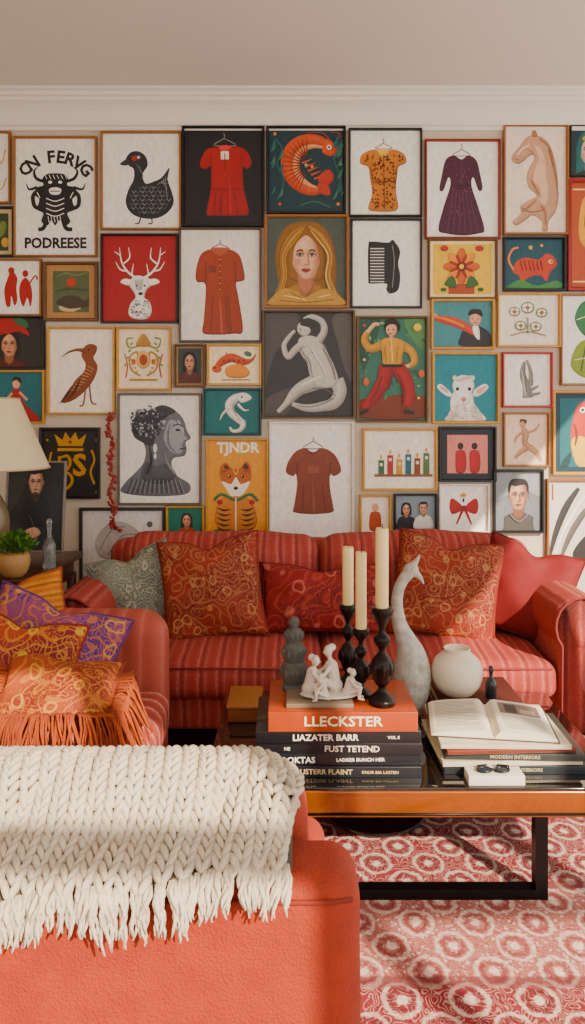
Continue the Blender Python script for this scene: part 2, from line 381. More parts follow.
def art(name,rect,fc,bg,shapes,fw=2.2,matc=None,mm=0,metal=0,depth=.03,place=None,vig=0):
    x0,y0,x1,y1=rect; cx=(x0+x1)/2; cy=(y0+y1)/2
    b=MB(); fm=mat(fc,.35,metal,var=.12,vs=30)
    def L(x,y,d): return ((x-cx)/SC,-d,(cy-y)/SC)
    gap=.35
    X0,Y0,X1,Y1=x0+gap,y0+gap,x1-gap,y1-gap
    def ring(a,d): return [L(X0+a,Y0+a,d),L(X1-a,Y0+a,d),L(X1-a,Y1-a,d),L(X0+a,Y1-a,d)]
    pr=[(0,0),(0,depth*.85),(.35,depth),(fw*.7,depth),(fw,depth*.75),(fw,.004)]
    vs=[];fs=[]
    for a,d in pr: vs+=ring(a,d)
    for i in range(len(pr)-1):
        for k in range(4):
            k2=(k+1)%4; fs.append((i*4+k,(i+1)*4+k,(i+1)*4+k2,i*4+k2))
    b.add((vs,fs),fm,False)
    ix0,iy0,ix1,iy1=X0+fw,Y0+fw,X1-fw,Y1-fw
    d=.010
    def poly(ps,c,d): b.add(([L(x,y,d) for x,y in ps],[tuple(range(len(ps)))]),INK,False,None,hx(c))
    poly([(ix0-.3,iy0-.3),(ix1+.3,iy0-.3),(ix1+.3,iy1+.3),(ix0-.3,iy1+.3)],matc or bg,d)
    b.add(([L(X0,Y0,.001),L(X1,Y0,.001),L(X1,Y1,.001),L(X0,Y1,.001)],[(0,1,2,3)]),fm,False)
    if matc:
        d+=.0006; poly([(ix0+mm,iy0+mm),(ix1-mm,iy0+mm),(ix1-mm,iy1-mm),(ix0+mm,iy1-mm)],bg,d)
    lx0,ly0,lx1,ly1=(ix0+(mm if matc else 0),iy0+(mm if matc else 0),ix1-(mm if matc else 0),iy1-(mm if matc else 0))
    cl=lambda q:(min(max(q[0],lx0),lx1),min(max(q[1],ly0),ly1))
    st=min(.00025,.016/max(1,len(shapes)))
    lt=(-.5,-.86)
    for s in shapes:
        d+=st
        if s[0]=='g': poly([cl(q) for q in s[2]],s[1],d)
        elif s[0]=='s':
            ps=s[2]; n=len(ps); A=sum(ps[i-1][0]*ps[i][1]-ps[i][0]*ps[i-1][1] for i in range(n))/2
            sg=1 if A>0 else -1; tI=min(2.2,.13*math.sqrt(abs(A))); base=hx(s[1])
            nr=[]
            for i in range(n):
                dx=ps[(i+1)%n][0]-ps[i-1][0]; dy=ps[(i+1)%n][1]-ps[i-1][1]; q=math.hypot(dx,dy) or 1
                nr.append((dy/q*sg,-dx/q*sg))
            ok=False
            for _ in range(4):
                inn=[(ps[i][0]-nr[i][0]*tI,ps[i][1]-nr[i][1]*tI) for i in range(n)]
                if all(inside(q,ps) for q in inn) and not crosses(inn): ok=True; break
                tI*=.6
            if not ok: poly([cl(q) for q in ps],s[1],d); continue
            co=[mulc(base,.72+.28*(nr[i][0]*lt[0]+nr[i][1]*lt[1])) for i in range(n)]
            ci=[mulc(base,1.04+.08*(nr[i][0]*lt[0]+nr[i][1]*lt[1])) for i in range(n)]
            vv_=[L(*cl(q),d) for q in ps]+[L(*cl(q),d+st*.4) for q in inn]
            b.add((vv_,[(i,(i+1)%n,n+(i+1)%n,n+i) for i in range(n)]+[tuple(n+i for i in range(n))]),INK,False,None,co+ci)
        elif s[0]=='l':
            ps=s[2]; A=[];C=[];B=[];ca=[];cc=[];cb=[]; base=hx(s[1]); big=max(s[3])>2.5
            for i in range(len(ps)):
                w=s[3][i]/2
                a0=ps[max(i-1,0)]; a1=ps[min(i+1,len(ps)-1)]
                dx,dy=a1[0]-a0[0],a1[1]-a0[1]; q=math.hypot(dx,dy) or 1
                nx,ny=-dy/q,dx/q; dt=nx*lt[0]+ny*lt[1]
                A.append(cl((ps[i][0]+nx*w,ps[i][1]+ny*w))); B.append(cl((ps[i][0]-nx*w,ps[i][1]-ny*w)))
                C.append(cl((ps[i][0]+nx*w*.3*dt,ps[i][1]+ny*w*.3*dt)))
                k_=1 if big else 0
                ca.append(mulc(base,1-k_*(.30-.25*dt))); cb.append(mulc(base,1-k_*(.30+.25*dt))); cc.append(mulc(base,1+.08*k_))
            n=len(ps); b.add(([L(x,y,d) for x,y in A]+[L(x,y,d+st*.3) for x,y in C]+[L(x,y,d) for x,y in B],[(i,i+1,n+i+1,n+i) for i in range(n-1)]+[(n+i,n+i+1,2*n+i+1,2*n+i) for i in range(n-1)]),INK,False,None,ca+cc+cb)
        elif s[0]=='t':
            vs,fs=textgeo(s[2],s[5],s[8]); a=math.radians(s[6]); o=[]
            for vv_ in vs:
                x=vv_[0]*s[7]; y=-vv_[1]
                o.append(L(s[3]+x*math.cos(a)-y*math.sin(a),s[4]+x*math.sin(a)+y*math.cos(a),d))
            b.add((o,fs),INK,False,None,hx(s[1]))
    if place is None: M=Matrix.Translation(W(cx,cy,WY))
    else: M=place
    return b.obj(name,matrix=M)
def dk_(h,f): return '%02x%02x%02x'%tuple(int(max(0,min(255,int(h[i:i+2],16)*f))) for i in (0,2,4))
def lerpc(a,b,f): return '%02x%02x%02x'%tuple(int(int(a[i:i+2],16)*(1-f)+int(b[i:i+2],16)*f) for i in (0,2,4))
def face(cx,cy,w,h,sk='dca888',sh='b98060',hair='3a2418',lip='b04038',long=1.0,body='2c2c34',eye='2c2018',sho=1.0,male=0):
    X=lambda a:cx+a*w/2
    Y=lambda q:cy+q*h/2
    P=lambda c,a:p(c,[(X(u),Y(v_)) for u,v_ in a])
    G=lambda c,a:pf_(c,[(X(u),Y(v_)) for u,v_ in a])
    o=[]
    if long>0: o.append(P(hair,[(0,-1.35),(-.8,-1.2),(-1.25,-.4),(-1.3,.5),(-1.25,.6+long),(-.6,.9+long*.7),(.6,.9+long*.7),(1.25,.6+long),(1.3,.5),(1.25,-.4),(.8,-1.2)]))
    else: o.append(P(hair,[(0,-1.36),(-.7,-1.28),(-1.05,-.85),(-1.05,-.25),(-.9,0),(.9,0),(1.05,-.25),(1.05,-.85),(.7,-1.28)]))
    o.append(P(body,[(-.5,1.25),(-1.5,1.6),(-2.1*sho,2.1),(-2.3*sho,4),(2.3*sho,4),(2.1*sho,2.1),(1.5,1.6),(.5,1.25)]))
    o.append(P(sh,[(-.45,.6),(-.5,1.4),(0,1.8),(.5,1.4),(.45,.6)]))
    if male:
        for q in (-1,1): o.append(e(sh,X(.96*q),Y(0),w*.07,h*.1))
    jaw=.62 if male else .4
    o.append(P(sk,[(0,-1.0),(-.75,-.8),(-.95,-.1),(-.84,.45),(-jaw*.9,.92),(0,1.08),(jaw*.9,.92),(.84,.45),(.95,-.1),(.75,-.8)]))
    for i in range(5):
        f=(i+1)/6.5
        o.append(G(lerpc(sk,sh,f),[(.30+.1*i,-.86),(.66+.03*i,-.74),(.88,-.1),(.79,.42),(.40+.06*i,.86),(.12+.1*i,.98),(.42+.07*i,.5),(.48+.07*i,0),(.44+.07*i,-.5)]))
    o.append(G(lerpc(sk,sh,.3),[(-.86,-.2),(-.78,.45),(-.4,.88),(-.6,.4)]))
    o.append(G(lerpc(sk,'ffe8d8',.3),[(-.35,-.7),(-.1,-.75),(.05,-.5),(-.1,-.4),(-.4,-.45)]))
    o.append(G(lerpc(sk,lip,.18),[(-.7,.15),(-.4,.12),(-.35,.35),(-.6,.42)]))
    if long>0:
        o.append(G(hair,[(.05,-1.3),(-.6,-1.2),(-1.05,-.7),(-1.15,.1),(-1.1,.9),(-.92,.4),(-.84,-.2),(-.62,-.62),(-.2,-.92),(.08,-1.02)]))
        o.append(G(hair,[(-.05,-1.3),(.6,-1.2),(1.05,-.7),(1.15,.1),(1.1,.9),(.92,.4),(.84,-.2),(.66,-.58),(.3,-.88),(.0,-1.02)]))
    else:
        o.append(G(hair,[(-1.0,-.2),(-1.04,-.75),(-.7,-1.26),(0,-1.36),(.7,-1.26),(1.04,-.75),(1.0,-.2),(.88,-.5),(.72,-.84),(.2,-.86),(-.3,-.76),(-.72,-.84),(-.88,-.5)]))
    for sx in (-1,1):
        o.append(e(lerpc(sk,sh,.7),X(.4*sx),Y(-.13),w*.15,h*.075))
        o.append(e('e0d4ca',X(.4*sx),Y(-.08),w*.09,h*.04)); o.append(e(eye,X(.4*sx),Y(-.08),w*.055,h*.044))
        o.append(l(dk_(hair,.6),max(.5,h*.035),[(X(.2*sx),Y(-.25)),(X(.4*sx),Y(-.31)),(X(.62*sx),Y(-.23))]))
        o.append(l('2a1a14',max(.35,h*.02),[(X(.2*sx),Y(-.08)),(X(.4*sx),Y(-.15)),(X(.62*sx),Y(-.06))]))
    o.append(('l',lerpc(sk,sh,.8),smoothprof([(X(.1),Y(-.2)),(X(.16),Y(.2)),(X(.18),Y(.36)),(X(-.12),Y(.38))]),[max(.45,h*.03)]*13))
    o.append(G(lip,[(-.32,.62),(-.08,.55),(0,.575),(.08,.55),(.32,.62),(0,.76)]))
    o.append(l(dk_(lip,.5),max(.3,h*.012),[(X(-.28),Y(.63)),(X(0),Y(.645)),(X(.28),Y(.63))]))
    return o
K='1d1c1e'; WH='f2ece2'; BR='9c6a3e'; GO='c8964c'; DK='2a211c'
art('framed_print_sketch',(-22,132,12,205),BR,WH,[l('c8a878',1.5,'-2,150 2,165 6,150'),l('c8a878',1.5,'-5,180 2,190 7,178')])
art('framed_botanical_print',(-30,207,16,258),DK,'3b4a34',[e('7a8a4a',2,230,5,9,20),e('c0a050',6,243,4,5)],fw=2.5,matc='c9b48a',mm=4)
beast=[]
for i,ch in enumerate('CN FERVG'):
    a=math.radians(-45+i*13); beast.append(t(K,ch,56+42*math.sin(a),200-42*math.cos(a),17,math.degrees(a),1,.035))
beast+=[t(K,'PODREESE',56,244,14.5,0,.92,.035),
 p(K,'56,174 47,175 43,180 44,186 38,188 35,195 40,200 38,210 44,214 42,222 48,226 52,221 56,226 60,221 66,226 71,222 68,214 75,210 73,200 78,195 75,188 68,186 69,180 65,175'),
 v(K,'44,182,3 37,179,3 35,172,2 39,167,.5'),v(K,'68,182,3 75,179,3 78,172,2 73,167,.5'),
 l(K,4,'41,190 34,196 35,206 39,209'),l(K,4,'71,190 79,196 79,206 74,209'),l(K,4,'47,222 44,229 39,230'),l(K,4,'64,222 67,229 73,230'),
 v(K,'38,188,3 30,190,2 27,184,.6'),v(K,'74,188,3 83,190,2 86,184,.6'),
 e(WH,51,183,2,1.5),e(WH,61,183,2,1.5),pf_(WH,'50,190 56,188 62,190 60,195 52,195'),l(K,1,'51,192 61,192')]
beast+=[l(WH,.9,'%d,%d 56,%d %d,%d'%(47-0,q,q+3,65,q)) for q in (199,204,209,214)]+[l(WH,.8,'38,193 41,199'),l(WH,.8,'74,193 71,199')]
beast+=[l(WH,.6,'%d,%d %d,%d'%(49+i*3,217,50+i*3,223)) for i in range(5)]+[l(WH,.6,'%d,%d %d,%d'%(46+i*4,176,48+i*4,180)) for i in range(6)]
art('framed_poster_beast',(14,137,98,258),BR,WH,beast)
bird=[p('2a2e32','126,160 131,153 139,152 146,157 148,166 143,175 146,184 154,182 162,178 170,168 168,180 172,192 174,203 168,213 156,219 140,218 130,212 126,202 129,190 134,180 134,170 129,166'),
 e('b33a2a',135,159,3,2.6,-10),e(WH,139,158,1.4,1.4),e(K,139,158,.7,.7),p('3a3a3a','127,160 120,165 128,166')]
for r in range(7):
    for c_ in range(9):
        x=132+c_*4.4+(r%2)*2.2; y=188+r*4.2
        if ((x-150)/20)**2+((y-201)/15)**2<1: bird.append(l('9a9894' if (r+c_)%2 else '6a6c6e',.6,'%f,%f %f,%f %f,%f'%(x-1.8,y-1,x,y+1.4,x+1.8,y-1)))
bird+=[l('8d8a88',.6,'%d,%d %d,%d'%(158+i*2,186-i*2,168,180+i*5)) for i in range(5)]+[l('8d8a88',.5,'%d,%d %d,%d'%(137+i*2,166+i*3,142+i,170+i*3)) for i in range(4)]+[l('22262a',1.3,'142,217 140,224 136,225'),l('22262a',1.3,'152,218 153,224 149,225')]
art('framed_print_goose',(101,132,182,231),BR,WH,bird)
art('framed_print_polo_dress',(182,127,265,228),'101012','16171b',[
 l('8a8078',1,'224,134 224,139 214,146 236,146 224,139'),
 p('a8232a','213,148 205,152 200,166 206,170 211,168 211,190 207,214 215,216 240,216 249,213 244,190 243,168 247,170 252,164 247,152 237,147 231,149 225,153 218,149'),
 p('d44a45','218,148 225,153 232,148 228,146 222,146'),r_('e7ddd2',221,152,229,160),l('7c161d',1,'225,154 225,172'),l('7c161d',1,'211,190 243,190'),l('7c161d',.8,'216,192 214,214'),l('7c161d',.8,'234,192 238,214'),l('8a1a22',.9,'211,154 212,168'),l('8a1a22',.9,'240,153 242,168'),v('8a1a22','222,192,.6 221,204,2 220,215,3'),v('c43a3c','229,175,.5 230,190,2 231,214,3')],fw=2.5)
OR='cf5c38'
fish=[l('2f6a66',1.2,'276,140 282,150 277,165 284,180 278,200'),l('2f6a66',1.2,'338,140 334,160 340,180 334,200'),l('3c7a5e',1,'300,206 315,202 330,208'),
 v(OR,'330,146,7 316,141,11 302,143,14 292,152,16 289,166,16 294,180,14 304,189,11 316,192,8 324,186,5 322,180,3'),
 v('e0a070','326,149,2 314,147,4 304,150,6 298,157,7 296,168,7 301,179,6 310,186,4 317,188,2'),
 p(OR,'326,140 336,146 338,154 330,157 322,152'),e('f2e6d0',329,148,2.4,2.4),e(K,329,148,1.2,1.2),p('b8442a','318,178 328,170 334,178 328,186 320,184'),p('b8442a','318,184 328,186 330,196 320,194')]
fish+=[v('8a2a1c','%f,%f,1.4 %f,%f,.6'%(307+7*math.cos(a),166+10*math.sin(a),307+24*math.cos(a),166+27*math.sin(a))) for a in [1.9+.2*i for i in range(15)]]
fish+=[v(OR,'%f,%f,2 %f,%f,.5'%(302+i*3,164+i*4,312+i*3,160+i*4)) for i in range(5)]
fish+=[v('b8442a','334,144,1.2 340,136,.8 330,133,.5'),v('b8442a','330,142,1.2 322,134,.8 306,134,.5')]
fish+=[e(c,x,y,1.6,1.6) for c,x,y in (('d88a3a',275,135),('d88a3a',338,205),('c85a40',280,205),('8fb07a',340,165),('d88a3a',312,168),('8fb07a',306,166))]
for i in range(26):
    x=random.choice([271,275,279,333,337,341]); y=random.randint(142,208); fish.append(v(random.choice(['2f6a66','4a7a60']),'%d,%d,.8 %d,%d,2.4 %d,%d,.5'%(x,y,x+3,y-4,x+4,y-9)))
art('framed_print_koi',(266,127,346,215),'17181a','183c42',fish,fw=2.5)
leo=[l('6b6258',.9,'383,139 383,144 375,149 392,149 383,144'),p('c98030','374,150 362,155 360,164 368,168 370,180 372,194 368,209 376,212 392,212 398,208 396,194 396,180 398,168 406,163 403,154 392,150 383,154'),p('e8b868','377,150 383,158 390,150')]
for i in range(130):
    x=random.uniform(372,395); y=random.uniform(156,209); leo.append(e(random.choice(['4a2414','6a3418','2a1610']),x,y,1.1,.7,random.uniform(0,90)))
for i in range(10): leo.append(e('4a2414',random.choice([365,367,399,402]),random.uniform(157,163),1.1,.8,30))
leo+=[l('7a4418',.7,'383,156 384,210'),l('7a4418',.8,'370,168 373,186'),l('7a4418',.8,'397,168 395,186')]
art('framed_print_leopard_shirt',(348,129,422,218),K,WH,leo)
md='4b1f33'
dr=[l('6b6258',.9,'461,145 461,150 452,156 470,156 461,150'),p(md,'453,156 445,161 441,178 439,190 443,191 448,178 450,186 443,208 438,230 446,234 462,236 478,234 484,230 478,208 471,186 473,178 478,191 482,189 480,176 476,161 468,156 461,160')]
dr+=[l('6d3a50',.8,'%d,190 %d,232'%(453+i*3,447+i*6)) for i in range(6)]+[l('2c0f1c',1,'450,186 471,186'),l('6d3a50',.8,'461,160 461,184')]
dr+=[e('8a5068',random.uniform(451,471),random.uniform(165,228),.6,.6) for i in range(40)]
art('framed_print_maroon_dress',(424,140,500,240),'8c3228',WH,dr)
art('framed_print_horse_figure',(502,125,568,236),BR,'ead9c6',[
 p('c39a7c','524,140 530,136 540,137 548,144 552,156 553,168 556,182 558,198 555,212 548,222 547,231 541,231 541,222 532,216 526,220 516,226 512,222 520,214 520,206 530,200 536,196 528,188 526,176 530,166 534,158 530,156 520,164 513,163 511,157 518,148'),
 p('d8b496','534,146 541,150 545,162 546,178 548,194 545,206 538,200 540,190 533,182 534,170 538,160'),l('8a5c40',1.1,'545,208 538,212 528,212 521,208'),l('8a5c40',1,'548,150 552,166'),e('2a1a14',527,147,1.3,1.1),l('8a5c40',1,'514,159 518,161'),p('a87858','531,137 533,129 537,137'),
 v('a87858','538,139,2 548,147,2.4 553,162,2.4 556,180,2 557,196,1'),v('a87858','530,180,1 536,190,2 540,198,1'),l('a87858',.8,'526,150 532,153 534,158'),v('e2c8ae','517,156,2 522,150,3 529,146,2'),v('a87858','536,200,1 530,206,2 522,212,2'),v('a87858','540,206,2 545,214,2 545,226,1')],fw=2.5)
art('framed_print_masked_face',(568,125,618,178),K,'15363c',face(590,152,22,30,'d0b8a0','8a7868','2c6a6a')+[e('c09a4a',590,140,9,4)])
art('framed_textile_panel',(566,179,622,292),'9c2420','b8562c',[p('e0a24a','582,200 596,196 606,210 600,236 588,250 578,236'),p('7a2a1c','586,210 596,208 600,220 592,236 584,228'),l('f0d090',1.5,'572,190 614,190'),l('f0d090',1.5,'572,282 614,282')],fw=4)
art('framed_print_red_figures',(-18,259,43,317),BR,WH,[p('b4281f','12,271 9,277 5,290 7,306 11,306 12,296 15,306 18,300 17,288 18,278'),e('b4281f',12,271,3.2,3.5),p('b4281f','26,278 21,284 20,296 24,307 28,298 31,307 33,296 31,284'),e('b4281f',26,274,3,3.5),l('b4281f',1.5,'30,284 36,276 38,280')])
art('framed_print_whale_moon',(44,262,99,322),'6b4a2c','5b6848',[e('c0463a',72,283,5,5),p('4a4030','57,304 64,297 76,296 86,301 90,296 92,304 84,308 70,309'),p('c4b28a','60,306 70,309 82,308 74,312 62,311'),l('9aa070',1,'56,314 90,314'),v('7a8458','56,278,1 66,274,2.4 78,276,2.4 90,272,1'),v('46523a','56,292,1 70,289,2.4 90,291,1')],fw=3,matc='b7895c',mm=6)
stg=[p(WH,'137,276 131,280 130,286 134,292 136,298 131,304 129,314 135,319 147,319 152,312 150,302 145,298 147,290 152,285 150,279 144,277'),
 v(WH,'136,278,2.4 128,272,2 122,262,1.6 120,248,.5'),v(WH,'145,278,2.4 153,272,2 159,262,1.6 161,248,.5'),v(WH,'128,271,1.8 121,270,1.4 116,262,.4'),v(WH,'153,271,1.8 160,270,1.4 165,262,.4'),v(WH,'124,264,1.6 130,258,1.3 129,248,.4'),v(WH,'157,264,1.6 151,258,1.3 152,248,.4'),v(WH,'132,275,1.5 134,264,.4'),v(WH,'149,275,1.5 147,264,.4'),v(WH,'121,256,1.3 115,252,.4'),v(WH,'160,256,1.3 166,252,.4'),
 p(WH,'133,281 125,279 121,283 130,286'),p(WH,'148,281 156,279 160,283 151,286'),e(K,137,286,1.1,1),e(K,145,286,1.1,1),e(K,141,294,2.2,1.6)]
for i in range(60): stg.append(e(random.choice(['7a6a62','a89a90','4a4040']),random.uniform(132,150),random.uniform(301,317),.8,.6))
stg+=[l('8a7a72',.6,'%d,280 %d,291'%(136+i*2,138+i)) for i in range(5)]
art('framed_print_stag',(101,234,179,324),K,'ac171b',stg)
art('framed_print_shirt_dress',(179,228,262,343),'54443c','e9e1d6',[l('6b6258',1,'220,240 220,244 211,250 230,250 220,244'),
 p('a04630','211,250 201,255 196,272 197,282 204,283 206,290 204,320 203,333 216,335 234,334 243,331 239,300 236,284 239,282 245,279 242,262 238,254 229,250 220,256'),l('74301f',.9,'220,256 220,292'),p('bc6148','211,250 220,257 229,250 225,248 215,248'),l('74301f',.9,'206,262 206,284'),l('74301f',.9,'235,262 236,284'),r_('84402c',209,266,216,273),l('74301f',.7,'213,296 211,332'),l('74301f',.7,'228,296 232,332'),v('bc6148','219,294,.5 221,312,2 222,333,2.4'),v('84402c','225,290,.4 227,312,2 229,333,2')]+[e('e0c0a0',220,260+i*6,.5,.5) for i in range(6)])
wp=[p('8f6430','302,222 288,226 279,238 275,256 277,276 280,292 270,306 342,306 336,292 337,270 334,246 326,230 316,223')]
wp+=face(306,257,30,43,'dcae90','b4785a','96682f','a8443e',.35,'a8783e','3c5a54')
hc=['c89a52','8a5a24','b8863f','6c4418','d4b070','a0702e']
for i in range(9):
    o_=i*1.3
    wp.append(v(hc[i%6],'%f,%f,1 %f,%f,1.6 %f,%f,1.8 %f,%f,1.8 %f,%f,1.5'%(305-i*.3,226+o_*.5,290+o_*.7,236+o_*.3,281+o_*.45,256,282+o_*.4,278,274+o_*.6,298)))
    wp.append(v(hc[(i+2)%6],'%f,%f,1 %f,%f,1.6 %f,%f,1.8 %f,%f,1.8 %f,%f,1.5'%(308+i*.3,226+o_*.5,323-o_*.6,236+o_*.3,332-o_*.4,256,330-o_*.4,278,339-o_*.5,298)))
wp+=[p('b8904e','272,298 284,289 297,292 306,298 317,291 330,290 342,299 342,306 272,306')]
wp+=[l(c,.9,s) for c,s in (('8a5a24','280,301 306,303 334,300'),('e6c88a','284,296 300,299 306,301'),('e6c88a','330,295 318,298'),('8a5a24','290,293 302,299'))]
art('framed_portrait_woman',(264,215,349,309),BR,'4f5a52',wp,fw=3)
cb=[p('1e1f22','368,246 372,242 388,243 392,240 396,244 400,252 398,264 400,276 398,290 390,294 386,290 386,284 370,284 368,280')]
cb+=[l('d9d2ca',1,'370,%d 384,%d'%(q,q)) for q in range(249,283,3)]+[l('8a857f',.9,'392,246 394,262 392,288')]
art('framed_print_comb',(350,219,422,309),K,WH,cb)
fl=[r_('b5501f',448,284,474,295)]
for k in range(8):
    a=k*math.pi/4; fl.append(e('e0922c' if k%2 else 'cc6c22',461+10.5*math.cos(a),267+10.5*math.sin(a),8,4.6,math.degrees(a)))
for k in range(8):
    a=k*math.pi/4+.39; fl.append(e('a83c1c',461+8*math.cos(a),267+8*math.sin(a),5,1.6,math.degrees(a)))
fl+=[e('7e2a1c',461,267,5,5),e('e8c05a',461,267,2.4,2.4),p('3f6a3a','444,285 452,276 456,288'),p('3f6a3a','478,285 470,276 466,288'),e('b83a24',444,249,4,3),e('b83a24',479,249,4,3),e('3f6a3a',443,290,3,2),e('3f6a3a',480,290,3,2)]
art('framed_print_sunflower',(427,239,497,300),'6b4524','e6bc4c',fl,matc='f3dfae',mm=3)
art('framed_print_jungle_cat',(502,237,565,292),K,'1d4f5c',[p('c04a28','512,272 516,262 526,258 538,260 546,254 554,258 556,266 550,272 546,282 540,276 528,278 522,284 518,276'),e('e8c080',550,262,2.5,2),e(K,551,262,1,1),l('e0862e',2,'513,270 508,260 512,250 518,248'),p('4e8a4a','508,286 520,280 536,286 556,281 560,288 508,288'),e('e0a63a',530,248,2,2),e('e0a63a',541,246,1.5,1.5)]+[l('7a2818',1,'%d,261 %d,271'%(520+i*4,522+i*4)) for i in range(6)],fw=2.5)
art('framed_portrait_hat',(-22,316,46,370),K,'2a2622',face(10,345,17,22,'d09a78','9a6444','1a1412','a02c2c',.3,'5c1c1c')+[pf_('b02a20','-8,336 -4,322 6,318 18,320 28,330 30,336 20,332 8,334'),p('3c6a4a','14,318 26,320 30,328 20,326')])
bb=[p('8a4a26','97,346 90,344 84,348 82,356 86,364 84,372 76,380 70,390 62,402 70,402 80,396 90,386 96,376 98,366 94,358 97,352'),v('8a4a26','86,351,5 78,350,3 70,352,2 62,357,.6'),e(K,89,350,1.1,1.1),l('8a4a26',1.6,'86,388 84,404 80,406'),l('8a4a26',1.6,'90,384 92,402 97,404')]
bb+=[l('d0a070',.6,'%d,%d %d,%d'%(88-i*2,366+i*3,95-i*2,370+i*2.6)) for i in range(9)]+[v('5c2c16','74,384,.4 68,394,2.6 60,404,.4'),v('5c2c16','82,376,.4 76,390,2.6 68,400,.4')]
art('framed_print_ibis',(48,327,116,415),GO,'f0e6d6',bb)
cr=[]
for s in (-1,1):
    cr+=[l('b88a4a',2,[(144+s*3,376),(144+s*12,370),(144+s*14,358),(144+s*7,352),(144+s*5,360)]),l('8a9a5a',1.8,[(144+s*5,346),(144+s*14,348),(144+s*17,340),(144+s*11,338)]),l('c8603a',1.5,[(144+s*18,378),(144+s*16,366),(144+s*19,354)]),e('c8603a',144+s*10,362,2,3)]
    cr+=[e('8a9a5a',144+s*(12+2*i),344+i*7,2,1.1,40*s) for i in range(4)]+[e('c89a5a',144+s*(7+2*i),372-i*4,1.4,1.2) for i in range(4)]
cr+=[e('d8b26a',144,360,7,9),e('b04a30',144,360,4,5.5),p('b88a4a','137,346 140,338 144,334 148,338 151,346'),r_('b88a4a',130,379,158,381)]
art('framed_print_crest',(117,327,172,391),GO,'ecdcc0',cr)
art('framed_portrait_small',(174,344,206,388),'6b4524','34423c',face(190,362,11,15,'cf9c7c','96684a','18120f','a0342c',.9,'5a2a24'),matc='a08058',mm=2)
art('framed_print_salamander',(207,344,262,386),GO,'f0dfba',[v('cc5a26','214,371,3 222,362,8 232,358,9 244,362,7 252,360,3 256,354,1'),e('cc5a26',217,369,5,4),v('cc5a26','228,360,3 226,352,1'),v('cc5a26','240,362,3 244,374,1'),p('e0902e','226,368 240,364 250,372 244,378 228,377'),l('7c3a18',1,'222,380 250,380'),e(K,215,368,1,1),e('4a7a5a',248,354,4,2.5,20)]+[e('8a3a18',224+i*5,361,1,1.6) for i in range(5)])
s0='c0bab0'; s1='8f8982'
nude=[p('55514e','263,314 298,314 292,336 276,352 268,376 263,396'),p('5a5652','332,318 352,318 352,380 344,368 338,346'),p('524e4a','264,400 290,388 300,396 284,418 264,418'),
 v(s0,'292,404,4 306,408,7 320,407,9 334,403,12 340,392,13 336,380,15'),
 v(s0,'330,376,17 316,382,16 302,388,13 294,394,10 286,404,6 278,412,4'),
 p(s0,'300,338 312,336 322,342 328,354 334,366 338,380 330,388 316,386 310,376 307,364 302,356 298,346'),
 v(s0,'303,344,8 295,350,7 288,357,6 284,346,5 290,336,4 295,331,3'),
 v(s0,'318,342,8 324,332,7 322,322,6 312,317,5 304,320,4'),
 e(s0,304,329,7,7.5,-20),pf_('3a3634','300,325 304,319 311,319 315,326 313,334 309,328'),
 v(s1,'322,348,.6 328,358,2.4 333,370,2.4 335,380,2'),v(s1,'303,354,.6 309,360,1.6 311,370,1.4 313,378,.8'),v(s1,'334,398,2 322,404,2 308,407,1.4 296,405,.8'),v(s1,'326,328,.8 326,335,1.4 322,341,1.4'),v(s1,'314,388,.8 302,394,1.8 292,402,1.6'),l(s1,.9,'310,352 318,355'),l(s1,.7,'301,331 300,334'),l('5a5450',.8,'308,364 305,358'),l('5a5450',.7,'299,329 302,330'),v('dcd6ce','308,342,1 314,352,2.4 322,366,2.4 326,376,1'),v('dcd6ce','322,376,1 310,381,2.4 300,386,1'),l('6a6460',.8,'300,348 305,356'),l('6a6460',.8,'322,342 325,350'),l('6a6460',.9,'312,388 326,390 336,396')]
art('framed_print_classical_nude',(262,310,355,419),'5c452c','38383a',nude,fw=2.6)
dc=[p('2c5648','360,320 380,320 372,350 362,370'),p('5a8a5a','404,320 424,320 424,350 412,340'),p('7a3a20','360,400 424,396 424,418 360,418')]
for i in range(26): 
    x=random.uniform(360,424); y=random.uniform(320,398); dc.append(e(random.choice(['2c5648','5a8a5a','8fb07a','365e4c']),x,y,2.4,1.2,random.uniform(0,180)))
dc+=[v('cc962c','380,346,9 370,349,8 364,340,7 368,331,5'),v('e3b48e','367,333,4 374,325,4 379,325,3'),v('cc962c','402,346,9 411,352,8 414,362,7 408,367,5'),v('e3b48e','409,366,4 402,367,3'),
 p('cc962c','380,342 388,338 398,339 405,344 402,356 400,366 384,366 382,356'),
 v('a82a26','386,366,14 384,380,14 376,394,12 368,404,10 364,409,8'),v('a82a26','397,366,14 405,380,14 409,394,12 407,406,10'),
 e('dca684',391,330,5.5,6.8),v('dca684','391,336,4 391,341,4'),pf_('1a1412','384,329 386,321 394,319 400,326 398,333 396,326 389,325'),e(K,388,330,.8,.8),e(K,393,330,.8,.8),l('8a2018',.8,'388,334 392,334'),l('1a1412',3,'382,366 402,366'),l('e8d090',1,'391,341 392,362'),l('6e1614',1,'392,376 388,390'),v('7c1a18','398,374,1 403,388,2.4 403,404,1.6'),v('7c1a18','382,376,1 377,390,2.4 369,402,1.6'),e('d9c04c',417,328,4,4),v('1d1c1e','368,410,3 360,414,3'),v('1d1c1e','404,411,4 414,413,3'),e('d2603a',366,382,3,4),e('d2603a',421,374,3,4),l('a87818',.9,'384,346 386,362'),l('a87818',.9,'398,346 396,362')]
dc+=[e(c,x,y,1.5,1.2) for c,x,y in (('e8c060',364,360),('5a8a5a',366,372),('8fb07a',418,386),('e8c060',418,398),('5a8a5a',414,378),('c85a40',364,326))]+[e('e8c060',387+i*2.6,346+(i%3)*5,.7,.7) for i in range(5)]
